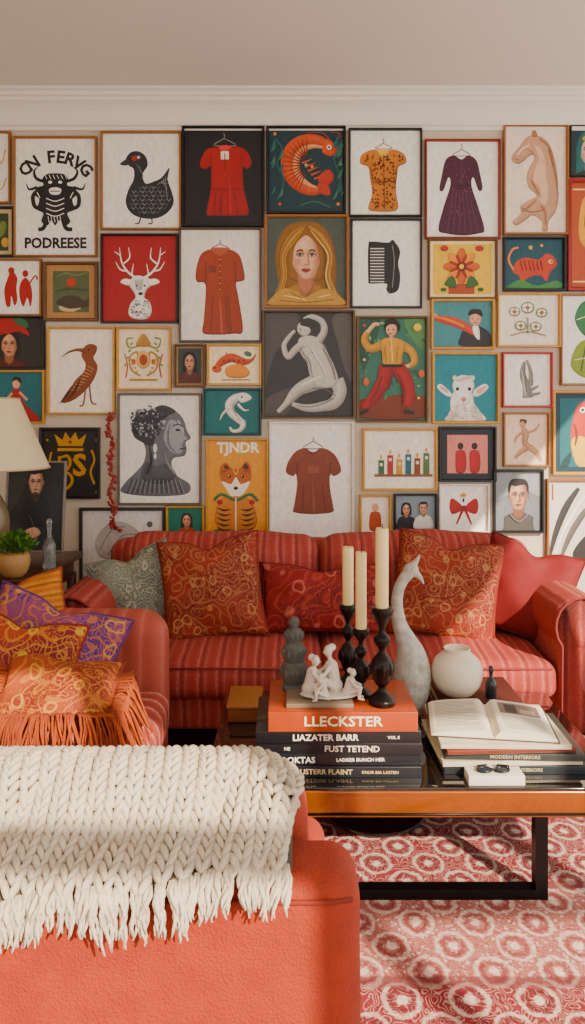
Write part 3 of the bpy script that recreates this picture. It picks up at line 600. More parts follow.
art('framed_painting_dancer',(356,316,428,423),'6a5230','3f7460',dc,fw=2.6)
art('framed_painting_teal_man',(430,299,494,350),GO,'4f8c92',[p('2b2b30','464,330 476,326 488,332 491,346 460,346 460,336'),e('d9a484',475,319,6,7.5),pf_('2a1c14','468,316 470,310 480,310 482,317 475,314'),e(K,472,319,.7,.6),e(K,477.5,319,.7,.6),l('8a3a2c',.7,'473,323 477,323'),v('cf5524','434,318,5 444,320,8 456,323,9 466,328,8 474,333,6'),v('e8884a','436,317,1 450,321,2 464,327,2'),v('d9a484','436,317,4 432,313,2'),p('e8e2d8','472,327 478,327 479,340 474,336')],fw=2.6)
sk=[]
for x,y,rr in ((514,312,6),(527,308,7),(541,313,6),(520,326,6),(535,327,6)):
    sk+=[e('7c9a6a',x,y,rr,rr-1),e(WH,x,y,rr-1.4,rr-2.4),e('a8743c',x,y,2,2),l('a8743c',.7,[(x-rr,y),(x+rr,y)]),l('a8743c',.7,[(x,y-rr+1),(x,y+rr-1)])]
sk+=[l('a8743c',1.2,'510,336 527,332 545,336'),l('4f7a4a',1.2,'527,334 527,318')]
art('framed_print_ornament',(496,293,560,348),GO,'ece2d2',sk)
art('framed_print_leaf_figure',(559,294,618,386),BR,WH,[p('3c7a4a','574,320 580,304 592,300 600,312 596,330 584,336'),p('8a9a3a','570,366 576,346 588,340 600,352 598,372 584,378'),p('c05030','584,330 592,326 598,340 590,348'),l('2c4a30',1.2,'580,372 586,340 590,306'),l('e8dcc0',.9,'576,320 598,312'),l('e8dcc0',.9,'574,360 598,356')])
lb=[p('e8e2d8','452,394 458,388 466,388 472,394 474,404 480,412 484,421 446,421 450,412 450,402'),p('e8e2d8','448,390 440,384 437,388 446,396 452,396'),p('e8e2d8','474,390 484,384 488,388 479,396 473,396'),
 e('e8e2d8',463,386,11,11),p('f2ece2','456,392 463,390 470,392 469,402 463,406 457,402'),e('1e1a18',457,389,1.7,1.9),e('1e1a18',469,389,1.7,1.9),p('c48878','460,399 463,397 466,399 463,402'),p('d6a89a','447,390 441,386 440,388 447,393'),p('d6a89a','476,390 484,386 485,388 478,394'),l('b0a8a0',.8,'463,402 463,405'),p('c9c0b6','450,410 456,414 450,421 446,421'),p('c9c0b6','478,410 472,415 478,421 483,421')]
lb+=[e('e2dbd0' if i%2 else 'c8bfb2',454+(i%7)*3,377+(i%3)*1.8,2,1.6) for i in range(14)]+[e('d8d0c4' if i%2 else 'bcb2a6',random.uniform(453,475),random.uniform(406,419),1.6,1.1) for i in range(26)]
art('framed_painting_lamb',(431,352,499,424),GO,'2f8794',lb,fw=2.8)
art('framed_print_hand_study',(501,352,552,408),'b42a2c','f3e9dd',[v('8f8880','524,362,3 522,374,6 526,386,8 527,398,10'),v('8f8880','526,360,2 530,372,4 530,386,5'),l('5c5650',.8,'524,366 526,392'),v('8f8880','530,390,4 538,386,2'),v('8f8880','530,395,4 540,393,2'),v('b8b0a8','521,370,.5 523,384,2 525,396,2')])
art('framed_print_nude_sketch',(502,412,549,467),BR,'e9cdb4',[e('c89a78',522,424,3.2,3.8),v('c89a78','522,428,4 525,434,7 524,442,6 528,448,8'),v('c89a78','528,446,7 520,452,5 514,458,3'),v('c89a78','529,447,7 536,453,5 540,461,3'),v('c89a78','527,432,3 534,430,2.6 539,424,1.6'),v('c89a78','522,432,3 516,437,2.6 514,443,1.6'),l('a8704c',.8,'524,434 523,442 527,448'),pf_('6a4028','519,423 520,419 526,420 525,424 522,421')])
art('framed_painting_parrot',(551,390,618,475),GO,'1e6a72',[p('c8441e','572,420 578,404 590,402 592,416 586,436 576,450 570,440'),p('d9b13a','570,442 580,436 592,444 598,462 578,468'),e('f3e9e0',582,410,3,3),e(K,582,410,1.5,1.5),p('143c40','556,470 570,452 566,470'),v('8a2a14','574,424,1 576,436,2.4 574,446,1')],fw=3,matc='123c48',mm=5)
art('framed_painting_red_gown',(-20,370,46,424),GO,'2c7078',[p('a81f26','12,394 17,388 22,392 24,402 34,412 40,421 4,421 8,410 12,404'),e('d9a484',17,384,4,5),pf_('1c1410','13,382 15,377 21,378 22,384 17,380'),l('d9a484',2.4,'20,392 28,400'),l('d9a484',2.4,'13,393 6,401'),p('1f545c','-4,408 10,400 6,421 -4,421'),l('7a141a',1,'16,398 14,420'),l('7a141a',1,'20,402 26,420')])
dg=[t('c8963c','S',80,466,30,0,1,.03),l('c8963c',2,'52,452 50,464 54,476 52,486'),l('c8963c',2,'92,450 95,460 91,472 95,484'),
 g('c8963c','59,446 55,434 63,440 66,432 71,439 76,432 79,440 87,434 83,446'),r_('c8963c',58,448,84,451),v('c8963c','60,456,3 61,472,4 60,488,2'),v('c8963c','60,458,2 68,456,3 71,463,3 67,470,3 60,470,2'),v('c8963c','62,472,2 70,474,3 73,481,3 68,488,3 60,488,2')]
dg+=[e('c8963c',x,y,1.2,1.2) for x in (48,97) for y in (440,492)]+[e('8a2018',71,442,1.5,1.5)]
art('framed_print_gold_monogram',(40,427,101,499),K,'23201f',dg,fw=3)
bu=[p('6f7074','150,410 140,414 134,424 136,434 142,440 146,450 144,462 136,472 126,482 122,492 150,496 186,494 190,484 178,476 172,466 174,458 184,456 187,450 186,442 191,438 187,430 184,420 176,411 163,407'),
 p('3b3c40','150,410 138,414 132,424 134,436 142,442 152,446 156,436 160,424 168,416 176,411 163,405'),p('9c9c9f','170,420 180,424 184,434 188,439 183,444 183,452 176,454 168,448 164,436'),
 v('7c7c80','170,424,1 168,436,2.4 170,446,2.4 176,452,1'),v('b8b8ba','178,420,1 182,427,2 184,434,1'),
 e('2a2a2e',178,430,2.4,1.3,10),l('2a2a2e',1.2,'173,426 179,424 183,427'),l('4a3a3c',1.6,'180,449 186,448'),l('4c4c50',.8,'184,441 187,440'),p('55565a','146,462 156,466 168,464 176,476 160,484 142,478')]
for i in range(170):
    a=random.uniform(0,6.28); q=random.random()**.5; bu.append(e(random.choice(['8c8d92','26272b','5a5b60','b0b0b2','3a3b40']),150+18*q*math.cos(a)-2,422+17*q*math.sin(a)*.95,1.3,.9,random.uniform(0,180)))
bu+=[e('d9d4cd',156,448,2,4.5),e('d9d4cd',156,456,1.4,3),v('8c8d92','166,452,1 168,462,2.4 176,474,2.4'),v('303136','150,446,1 152,460,2.4 148,474,2.4')]
bu+=[l('3b3c40',.8,'%d,%d %d,%d'%(128+i*5,493,134+i*4,478)) for i in range(12)]+[l('9a9a9e',.7,'%d,%d %d,%d'%(130+i*5,493,136+i*4,480)) for i in range(12)]
art('framed_print_woman_bust',(118,393,202,505),'6a5a4e','ebe4da',bu)
art('framed_print_seahorse',(203,388,262,436),'153c40','1f7070',[v('e4dccf','250,398,2 243,397,6 236,398,8 230,404,9 231,412,8 237,418,7 243,424,6 240,430,4 233,431,3 230,427,2'),p('e4dccf','238,394 246,393 252,398 246,402 240,402'),e(K,242,397,1,1),v('e4dccf','229,408,3 223,414,2 220,420,.6'),v('e4dccf','238,404,3 244,410,2 249,410,.6'),v('a8a094','238,402,.5 233,407,1.6 236,414,1.4 241,422,.6'),l('b8b0a4',.6,'246,421 240,419')])
fx=[t('f7ecd8','TJNDR',238,448,14,0,1,.035),pf_('c0692a','220,468 226,462 232,468 240,468 246,461 251,468 251,480 246,490 240,496 233,496 226,488 221,480'),pf_('f6e8d0','222,481 231,484 236,477 241,484 250,481 246,490 240,496 232,496 227,490'),e(K,236,488,2.2,1.8),e(K,229.5,476,1.8,1.8),e(K,242.5,476,1.8,1.8),e('e8c080',229,475.5,.7,.7),e('e8c080',242,475.5,.7,.7),
 pf_('5c3214','224,468 226,464 230,469'),pf_('5c3214','243,468 246,463 249,469'),p('c87e30','222,498 234,496 248,498 256,512 256,526 244,532 226,532 216,524 216,510'),l('3f7a4a',3,'214,500 222,494 236,500 250,494 258,501'),e('b02a20',220,502,3,2.5),e('b02a20',252,502,3,2.5),l('3f7a4a',2,'214,530 258,531')]
for k in range(5):
    fx+=[v('3c2a18','%d,%d,.5 %d,%d,2.2 %d,%d,.5'%(217,507+k*5,224,510+k*5,231,509+k*5)),v('3c2a18','%d,%d,.5 %d,%d,2.2 %d,%d,.5'%(255,507+k*5,248,510+k*5,241,509+k*5))]
fx+=[l('6a3412',.8,'222,472 228,470'),l('6a3412',.8,'250,472 244,470'),l('f6e8d0',1,'236,498 236,530'),v('e8b050','233,468,.5 236,474,1.6 239,468,.5')]
art('framed_poster_fox',(206,438,269,538),GO,'dd9c2c',fx)
art('framed_print_tshirt',(269,421,354,538),'d8d0c8','efe8df',[l('6b6258',1,'313,437 313,441 303,448 323,448 313,441'),
 p('84422f','304,448 295,452 288,462 286,472 293,476 296,474 297,486 294,506 294,512 312,514 332,512 333,506 330,488 330,474 334,476 341,471 338,460 332,452 322,448 313,452'),l('5e2a1e',.9,'306,448 313,454 321,448'),l('5e2a1e',.8,'297,462 297,476'),l('5e2a1e',.8,'330,462 330,476'),r_('945442',308,466,319,473),l('5e2a1e',.8,'304,484 302,510'),l('5e2a1e',.8,'322,484 325,510'),v('945442','312,480,.4 313,496,2 314,512,2.4')],fw=2.6)
cs=['3f6a4a','b0392b','c9983a','2f6a78','8a4a26','5a7a4a']
bt=[]
for i in range(6):
    x=378+i*9; h=14+(i*5)%9; bt+=[r_(cs[i],x,474-h,x+6,474),e('e0a23a',x+3,474-h-3,1.3,2.4),r_('d8cabc',x+1.5,474-h+3,x+4.5,474-h+6)]
bt+=[r_('8a5a34',374,474,432,476.5)]
art('framed_print_candles',(362,428,437,491),GO,'f0e7d8',bt,fw=2.5)
art('framed_print_two_women',(438,426,496,482),K,'d98a7c',[e('2a1a14',460,446,3,3.5),p('b42a22','456,451 464,451 466,462 464,472 456,472 455,460'),e('2a1a14',474,446,3,3.5),p('b42a22','470,451 478,451 480,462 478,472 470,472 469,460')],fw=2.5,matc='1e2430',mm=6)
art('framed_print_bottle',(359,494,391,538),GO,'efe2d2',[p('b4532a','371,512 379,512 381,520 380,530 370,530 369,520'),e('d9a484',375,507,3.5,4),l('6b4524',1,'366,532 385,532')])
art('framed_photo_couple',(393,493,437,532),'141416','8a98a0',face(406,509,8,10,'d9a484','a87858','1a1412','a04038',.5,'24262c')+face(423,508,8,10,'d9a484','a87858','2a1c14','a04038',0,'d4d0ca',male=1))
art('framed_print_bow_ribbon',(438,483,489,533),'d8d0c8','f0e9de',[p('b02a20','463,508 452,498 449,506 452,514'),p('b02a20','464,508 475,498 478,506 475,514'),e('8a1c18',463.5,508,2.6,3),v('b02a20','462,510,3 456,524,1.4'),v('b02a20','465,510,3 471,524,1.4'),e('c8963c',463,495,3,2),e('2a1a14',463,500,1,2)])
art('framed_photo_man',(492,469,543,533),'161618','7c8082',[pf_('969a9a','494,471 541,471 541,496 520,488 494,500')]+face(518,496,19,26,'c0937a','84583f','241a15','96584e',0,'4f4a45','3a4a54',.72,male=1)+[l('7a746c',1.2,'509,514 518,521 527,514')],fw=2.6)
art('framed_abstract_canvas',(545,478,618,562),BR,'d0c6ba',[v('3a3634','549,556,3 556,530,6 566,506,7 578,488,4'),v('6a625c','560,558,3 570,534,6 584,512,6 600,498,3'),v('efe8de','555,556,2 562,534,4 574,512,4 586,494,2'),l('a8442a',1.6,'552,484 552,500'),p('2a2624','572,556 584,536 600,530 610,546 600,558')],fw=2.8)
art('framed_print_seashell',(80,507,166,585),'2e2c2c','dcd6d0',[p('b8b0a8','96,540 108,524 124,522 140,532 146,548 120,560 100,556'),l('8a827a',1,'100,550 112,530 126,526'),l('8a827a',1,'108,555 122,536 136,534'),e('6a6460',150,524,3,3)],fw=3)
art('framed_portrait_green',(166,505,205,538),GO,'2f7a68',face(187,520,9,11,'d9a484','a87858','3a2014','a04038',.6,'b04a2c'))
# berry garland
b=MB(); rm=mat('a31c1b',.3,coat=.5)
path=smoothprof([(112,415),(108,430),(113,446),(109,462),(114,478),(110,496),(115,510),(112,524),(120,530)],6)
b.add(tube([W(x,y,WY-.048) for x,y in path],.002,5),mat('5a3a20'))
for i,(x,y) in enumerate(path):
    for k in range(3):
        b.add(ell(W(x+random.uniform(-2.6,2.6),y+random.uniform(-2,2),WY-.05)+Vector((0,random.uniform(-.014,.008),0)),(.0085,.0085,.0085),None,7,5),rm)
b.add(tube([W(112,415,WY-.048),W(112,412,WY)],.003,6),mat('8a8a86',.3,1))
b.obj('berry_garland')
# ---------------------------------------------------------------- sofa
sofam=stripes('sofa_stripe_fabric',0,.080,[(0,'a2423c'),(.20,'aa4a42'),(.30,'b86c60'),(.40,'a44640'),(.5,'8a3432'),(.62,'a44842'),(.70,'b06056'),(.78,'a64a42'),(1,'a2423c')])
legm=mat('3a2218',.35,name='dark_walnut')
b=MB()
SX0,SX1=-1.05,1.33
b.add(rbox(SX0+.16,SX1-.16,3.2,4.02,.12,.30,.03,3,6),sofam)
mid=.13
for (a,c,sd_) in ((SX0+.215,mid-.003,1),(mid+.003,SX1-.215,5)):
    b.add(rbox(a,c,3.13,3.8,.275,.425,.05,4,12,(0.01,.015,.035),.006,7,sd_),sofam)
    b.add(rbox(a,c,3.66,3.92,.36,.865,.09,5,12,(0.01,.05,.02),.012,6,sd_+3),sofam)
    b.add(tube([(a+.03,3.135,.405),((a+c)/2,3.118,.415),(c-.03,3.135,.405)],.005,6),mat('843432',.8))
b.add(rbox(SX0+.1,SX1-.1,3.86,4.06,.14,.82,.07,4,4),sofam)
for s,xi in ((-1,SX0),(1,SX1)):
    xc=xi-s*.115
    pf=[];r0=.125
    for k in range(0,15):
        a=math.radians(-40+k*(260/14)); pf.append((xc+s*r0*math.cos(a),.585+r0*math.sin(a)))
    pf=pf+[(xc-s*.095,.50),(xc-s*.10,.13),(xc+s*.085,.13),(xc+s*.085,.49)]
    n=len(pf); vs=[];fs=[]
    cxp=sum(q[0] for q in pf)/n; czp=.45
    rings=[(3.135,.86),(3.13,.93),(3.14,.985),(3.17,1.0),(3.4,1.0),(3.7,1.0),(4.0,1.0),(4.03,.96)]
    for y,sc in rings:
        for x,z in pf: vs.append((cxp+(x-cxp)*sc,y,max(.13,czp+(z-czp)*(sc*.3+.7)) if z>.2 else z))
    for i in range(len(rings)-1):
        for k in range(n):
            k2=(k+1)%n; q=(i*n+k,i*n+k2,(i+1)*n+k2,(i+1)*n+k); fs.append(q)
    fs.append(tuple(range(n))); fs.append(tuple((len(rings)-1)*n+k for k in range(n)))
    b.add((vs,fs),sofam)
    b.add(tube([(cxp+(x-cxp)*.94,3.128,czp+(z-czp)*.98 if z>.2 else z) for x,z in pf],.006,6),mat('843432',.8))
for x in (SX0+.12,mid,SX1-.12):
    for y in (3.24,3.96):
        b.add(lathe([(.016,0),(.02,.02),(.028,.09),(.034,.13)],x,y,0,12),legm)
b.obj('striped_sofa')
rust=damask('rust_paisley','943426','7e241e','b8845a','c89c6c',13,.7)
redfl=damask('red_floral','8c1820','74121a','bc5044','d88470',9,.7)
greyp=damask('grey_green_weave','7c8072','62685c','b8b29c','c8c0ac',18,.7)
purp=damask('purple_orange_paisley','8c4a72','60387c','cc7c34','d8a450',11,1)
ryel=damask('rust_yellow_paisley','a8401c','802430','cc902c','d8b050',11,1)
frp=damask('fringed_rust_paisley','a04a24','843020','c8843c','d8a050',14,.8)
ostr=stripes('orange_gold_stripe',2,.05,[(0,'bc682c'),(.3,'cc8c38'),(.5,'a44c20'),(.7,'cc984c'),(1,'bc682c')])
plred=mat('801c20',.8,var=.1,vs=8,bump=.3,bs=150,name='crimson_velvet')
def mkpillow(name,px,py,d,w,h,t_,m,roll=0,pitch=-14,yaw=0,seed=0,pipe='8a2a20',extra=None):
    b=MB(); b.add(pillow(w,h,t_,26,.08,.014,seed),m)
    pp=[]
    for k in range(97):
        a=k/96*4; s=min(3,int(a)); f=(a-s)*2-1
        u,v_=[(f,-1),(1,f),(-f,1),(-1,-f)][s]
        wk=-(math.sin((abs(u)-abs(v_))*9+seed)*.009*(u*u*v_*v_))
        pp.append((u*w/2*(1-.08*(1-v_*v_)*abs(u)),wk,v_*h/2*(1-.08*(1-u*u)*abs(v_))-.10*h*math.exp(-(u/.28)**2)*max(0,v_)**3))
    b.add(tube(pp,.005,6),mat(pipe,.8))
    M=Matrix.Translation(W(px,py,d))@Matrix.Rotation(math.radians(yaw),4,'Z')@Matrix.Rotation(math.radians(pitch),4,'X')@Matrix.Rotation(math.radians(roll),4,'Y')
    if extra: extra(b,M,pp)
    return b.obj(name,matrix=M)
mkpillow('throw_pillow_grey',137,592,3.54,.40,.40,.14,greyp,roll=-16,yaw=12,seed=1,pipe='7c8072')
mkpillow('throw_pillow_paisley',212,588,3.50,.48,.48,.17,rust,roll=-7,seed=2)
mkpillow('throw_pillow_floral',322,598,3.54,.60,.32,.15,redfl,roll=1,seed=3,pipe='7a1a20')
mkpillow('throw_pillow_paisley',446,588,3.50,.50,.48,.17,rust,roll=9,yaw=-5,seed=4)
mkpillow('throw_pillow_crimson',526,590,3.53,.44,.44,.16,plred,roll=16,yaw=-14,seed=6,pipe='6a1618')
# ---------------------------------------------------------------- left armchair
coral=stripes('coral_weave',1,.075,[(0,'b0584a'),(.3,'ba6254'),(.42,'c27266'),(.55,'b25a4c'),(.8,'aa5446'),(1,'b0584a')])
coralx=stripes('coral_weave_side',0,.075,[(0,'b0584a'),(.3,'ba6254'),(.42,'c27266'),(.55,'b25a4c'),(.8,'aa5446'),(1,'b0584a')])
cstr=stripes('coral_stripe',1,.075,[(0,'a84e44'),(.3,'b86054'),(.42,'d29a88'),(.55,'b0564c'),(.8,'a44a42'),(1,'a84e44')])
b=MB(); AX=-.47
b.add(rbox(-1.5,AX-.03,2.05,3.04,.1,.28,.03),coral)
b.add(rbox(-1.25,AX+.005,2.205,2.855,.265,.43,.05,4,8,(.012,.005,.03),.005),cstr)
b.add(rbox(-1.5,-1.2,2.0,3.07,.1,.86,.08,4,5,(.02,0,.02)),coral)
b.add(rbox(-1.35,AX-.03,2.85,3.08,.1,.69,.095,6,8,(.01,.005,.012),.006,5),coralx)
b.add(rbox(-1.35,AX+.0,1.985,2.21,.1,.645,.095,6,8,(.01,.005,.012),.006,5,3),coralx)
for x in (-1.42,AX-.10):
    for y in (2.10,3.0): b.add(lathe([(.016,0),(.02,.02),(.026,.06),(.03,.11)],x,y,.014,12),legm)
b.obj('coral_armchair')
mkpillow('throw_pillow_orange',12,626,2.90,.44,.36,.15,ostr,roll=-8,pitch=-20,yaw=25,seed=8,pipe='a44c20')
mkpillow('throw_pillow_purple',48,652,2.66,.50,.38,.15,purp,roll=20,pitch=-30,yaw=12,seed=9,pipe='5f3778')
mkpillow('throw_pillow_amber',14,668,2.42,.40,.34,.15,ryel,roll=14,pitch=-28,yaw=15,seed=10,pipe='8a2418')
rf=mat('9c4a22',.9,var=.22,vs=30,bump=.6,bs=120,name='rust_wool',bd=.004)
def fringe(b,M,pp):
    Mi=M.inverted()
    cW=M@Vector((0,0,0))
    for i in range(620):
        q=M@Vector(pp[random.randrange(len(pp))])
        o=(q-cW); o.z=0; o.normalize()
        if o.y>.35: continue
        L_=random.uniform(.07,.14); j=Vector((random.uniform(-.03,.03),random.uniform(-.02,.02),0))
        a0=q; a1=q+o*.022+j*.4+Vector((0,0,.008)); a1.z=max(a1.z,.672)
        path=[a0,a1]; cur=a1.copy()
        for k in range(1,6):
            cur=cur+o*(.020 if cur.z>.66 and not(cur.y<1.96 or cur.x>AX+.0) else .005)+j*.25
            off=(cur.y<1.965) or (cur.x>AX+.012)
            cur=cur.copy()
            if off: cur.z-=L_/4
            elif cur.z<.668: cur.z=.668
            path.append(cur.copy())
        b.add(tube([Mi@w_ for w_ in path],[.0028,.0034,.0036,.0034,.003,.0024,.0012],5),rf)
mkpillow('fringed_pillow',58,694,2.10,.33,.24,.12,frp,roll=5,pitch=-58,yaw=6,seed=12,pipe='8a3c1c',extra=fringe)
# ---------------------------------------------------------------- console, lamp, photo, plant
b=MB(); cm=mat('4a2c1c',.35,var=.12,vs=8,name='mahogany')
CT=.755
b.add(rbox(-1.80,-1.10,3.25,3.95,CT-.03,CT,.008,2,2),cm); b.add(box(-1.76,-1.14,3.29,3.91,CT-.12,CT-.03),cm,False)
for x in (-1.75,-1.15):
    for y in (3.30,3.90): b.add(lathe([(.014,0),(.018,.1),(.024,.55),(.026,CT-.1)],x,y,0,10),cm)
b.add(rbox(-1.77,-1.13,3.3,3.9,.18,.2,.006,2,2),cm)
b.obj('console_table')
lx=WX(-8,3.46); ly=3.46; b=MB(); shade=mat('d4c4a4',.8,var=.03,bump=.3,bs=300,name='linen_shade')
sv=lathe([(.255,1.225),(.12,1.545)],lx,ly,0,40); b.add((sv[0],sv[1][:-2]),shade)
sv=lathe([(.252,1.227),(.118,1.543)],lx,ly,0,40); b.add((sv[0],[f[::-1] for f in sv[1][:-2]]),shade)
for R_,z in ((.255,1.225),(.12,1.545)):
    b.add(tube([(lx+R_*math.cos(a*math.pi/20),ly+R_*math.sin(a*math.pi/20),z) for a in range(41)],.004,6),mat('bca884',.7))
b.add(lathe(smoothprof([(.085,0),(.09,.015),(.05,.03),(.04,.06),(.065,.12),(.08,.2),(.07,.28),(.035,.35),(.02,.4),(.016,.46)]),lx,ly,CT,24),mat('7a6a54',.25,name='lamp_ceramic'))
b.add(tube([(lx,ly,CT+.45),(lx,ly,1.52)],.006,8),mat('b08a4a',.3,1))
b.add(tube([(lx-.118,ly,1.52),(lx+.118,ly,1.52)],.003,6),mat('b08a4a',.3,1))
b.add(ell((lx,ly,1.33),(.03,.03,.045)),mat('fff4dc',.4)); b.obj('table_lamp')
pm=Matrix.Translation(Vector((WX(36,3.76),3.76,CT+.002+.255)))@Matrix.Rotation(math.radians(-7),4,'X')
SCsave=SC; SC=F/3.76
mp_=[p('3a3a38','5,468 30,468 22,500 5,520')]+face(35,488,15,21,'cfa488','8a6048','2a2420','9a5a4c',0,'1c1c1f','20242a',.8,male=1)+[pf_('3c2c22','28,494 31,499 35,497 39,499 42,494 41,502 35,506 29,502'),l('8a4a40',.8,'33,499.5 38,499.5'),l('55504c',1.4,'30,520 36,534 40,550'),p('c89a80','26,536 36,532 42,538 34,543')]
art('framed_photo_bearded_man',(5,466,65,557),'8a8078','2b2a2a',mp_,fw=2,place=pm,depth=.022)
SC=SCsave
px_,py_=WX(14,3.31),3.31
b=MB(); b.add(lathe(smoothprof([(.035,0),(.055,.02),(.068,.06),(.066,.095),(.058,.105)]),px_,py_,CT,24),mat('b08a5e',.6,name='terracotta_glaze'))
b.add(lathe([(.001,.098),(.056,.098)],px_,py_,CT,20),mat('3a2a1c',.9))
gm=[mat('4f7a2c',.6),mat('38611f',.6),mat('6d9440',.6)]
for i in range(300):
    a=random.uniform(0,6.28); th=random.uniform(.0,1.5); R_=random.uniform(.05,.10)
    d=Vector((math.sin(th)*math.cos(a),math.sin(th)*math.sin(a),math.cos(th)*.9))
    c=Vector((px_,py_,CT+.11))+d*R_
    s=d.cross(Vector((random.random(),random.random(),random.random()))).normalized()*.012; q=d*.018+Vector((0,0,.004))
    b.add(([c-q*.6,c+s*.7,c+q,c-s*.7],[(0,1,2,3)]),gm[i%3],False)
    if i%6==0: b.add(tube([(px_,py_,CT+.095),c],.0015,4),gm[1])
b.obj('potted_boxwood')
b=MB(); gl=mat('c8d2d0',.08,name='clear_glass'); gl.node_tree.nodes['Principled BSDF'].inputs['Transmission Weight'].default_value=.85
bx=-1.135; b.add(lathe(smoothprof([(.028,0),(.03,.01),(.03,.09),(.024,.12),(.01,.15),(.01,.19),(.013,.2)]),bx,3.50,CT,18),gl); b.add(ell((bx,3.50,CT+.215),(.014,.014,.018)),gl); b.obj('glass_decanter')
# ---------------------------------------------------------------- coffee table
TX0,TX1,TY0,TY1,TZ=-.27,1.02,2.24,3.04,.35
b=MB(); brz=mat('9c5a1e',.2,.5,var=.1,vs=6,name='amber_lacquer',coat=.6); blk=mat('161415',.35,.6,name='blackened_steel'); dgl=mat('1c1614',.06,0,name='smoked_glass',coat=1)
ap=.088
b.add(rbox(TX0,TX1,TY0,TY0+.05,TZ-ap,TZ-.008,.006,2,2),brz); b.add(rbox(TX0,TX1,TY1-.05,TY1,TZ-ap,TZ-.008,.006,2,2),brz)
b.add(rbox(TX0,TX0+.05,TY0+.05,TY1-.05,TZ-ap,TZ-.008,.006,2,2),brz); b.add(rbox(TX1-.05,TX1,TY0+.05,TY1-.05,TZ-ap,TZ-.008,.006,2,2),brz)
b.add(tube([(TX0+.01,TY0-.001,TZ-ap+.012),(TX1-.01,TY0-.001,TZ-ap+.012)],.004,6),blk)
b.add(box(TX0+.045,TX1-.045,TY0+.045,TY1-.045,TZ-.04,TZ-.012),blk,False)
b.add(rbox(TX0+.004,TX1-.004,TY0+.004,TY1-.004,TZ-.012,TZ,.004,2,2),dgl)
FZ=.014
for y in (TY0+.005,TY1-.045):
    b.add(box(TX0+.02,.765,y,y+.04,FZ,FZ+.030),blk,False)
    for x in (TX0+.02,.728): b.add(box(x,x+.037,y,y+.04,FZ+.030,TZ-ap+.001),blk,False)
b.obj('coffee_table')
b=MB(); b.add(lathe(smoothprof([(.10,0),(.17,.006),(.185,.022),(.18,.026),(.16,.014),(.001,.012)]),WX(375,2.74),2.74,FZ,32),mat('1a1818',.3,name='black_enamel')); b.obj('round_tray')
def book(b,x0,x1,y0,y1,z0,z1,cm_,pages='d4c6ae',rot=0):
    t_=min(.005,(z1-z0)*.16)
    M=Matrix.Translation(((x0+x1)/2,(y0+y1)/2,0))@Matrix.Rotation(math.radians(rot),4,'Z')
    hx_=(x1-x0)/2; hy=(y1-y0)/2
    b.add(rbox(-hx_,hx_,-hy,hy,z0,z0+t_,.0018,2,2),cm_,True,M); b.add(rbox(-hx_,hx_,-hy,hy,z1-t_,z1,.0018,2,2),cm_,True,M)
    b.add(rbox(-hx_,hx_,-hy,-hy+.008,z0,z1,.0035,3,2),cm_,True,M)
    b.add(box(-hx_+.006,hx_-.006,-hy+.004,hy-.006,z0+t_,z1-t_),mat(pages,.9,var=.12,vs=60),False,M)
    return M,hy
def spine(b,M,hy,s,x,z,size,c,dx=1):
    vs,fs=textgeo(s,size,.02); b.add(([(x+v_[0]*dx,-hy-.0006,z+v_[1]) for v_ in vs],fs),mat(c,.5),False,M)
b=MB(); z=TZ
specs=[(-.115,.40,2.31,2.60,.034,'1b1a1e',[('TRUSTERR FLAINT',-.05,.022),('KNUR BIA LASTEN',.13,.013)],'c8b088',-1),(-.12,.395,2.315,2.60,.036,'12161e',[('LOKTAS',-.12,.026),('LADKER BUNCH HER',.07,.015)],'e4dccb',1.0),(-.11,.40,2.31,2.6,.036,'191a1e',[('FUST TETEND',.04,.026),('NE',-.16,.014)],'dcd2bd',-.6),(-.115,.395,2.305,2.6,.038,'15151a',[('LIAZATER BARR',-.04,.027),('VOL II',.17,.013)],'e6dece',.5)]
for x0,x1,y0,y1,h,c,txs,tc_,ro in specs:
    M,hy=book(b,x0,x1,y0,y1,z,z+h-.001,mat(c,.4,name='book_'+c,coat=.3),rot=ro)
    for tx,ox,ts in txs: spine(b,M,hy,tx,ox,z+h/2-.001,ts,tc_,1.05)
    z+=h
M,hy=book(b,-.075,.385,2.30,2.585,z,z+.060,mat('aa4c04',.4,var=.05,name='book_orange',coat=.2),rot=0)
spine(b,M,hy,'LLECKSTER',-.0,z+.031,.042,'f4e2b8',1.15); z+=.060
STK=z
b.obj('book_stack')
b=MB(); b.add(rbox(-.02,.19,2.33,2.46,STK,STK+.014,.003,2,2),mat('8a7a68',.5,name='plinth_box')); b.obj('display_plinth')
wm=mat('d4ccbe',.45,var=.05,vs=20,name='white_porcelain')
b=MB(); fx0=WX(326,2.4); bz=STK+.0135; yy=2.395
def seg3(a,c,r0,r1): b.add(tube([Vector(a).lerp(Vector(c),k/4) for k in range(5)],[r0+(r1-r0)*k/4 for k in range(5)],10),wm); b.add(ell(a,(r0,r0,r0)),wm); b.add(ell(c,(r1,r1,r1)),wm)
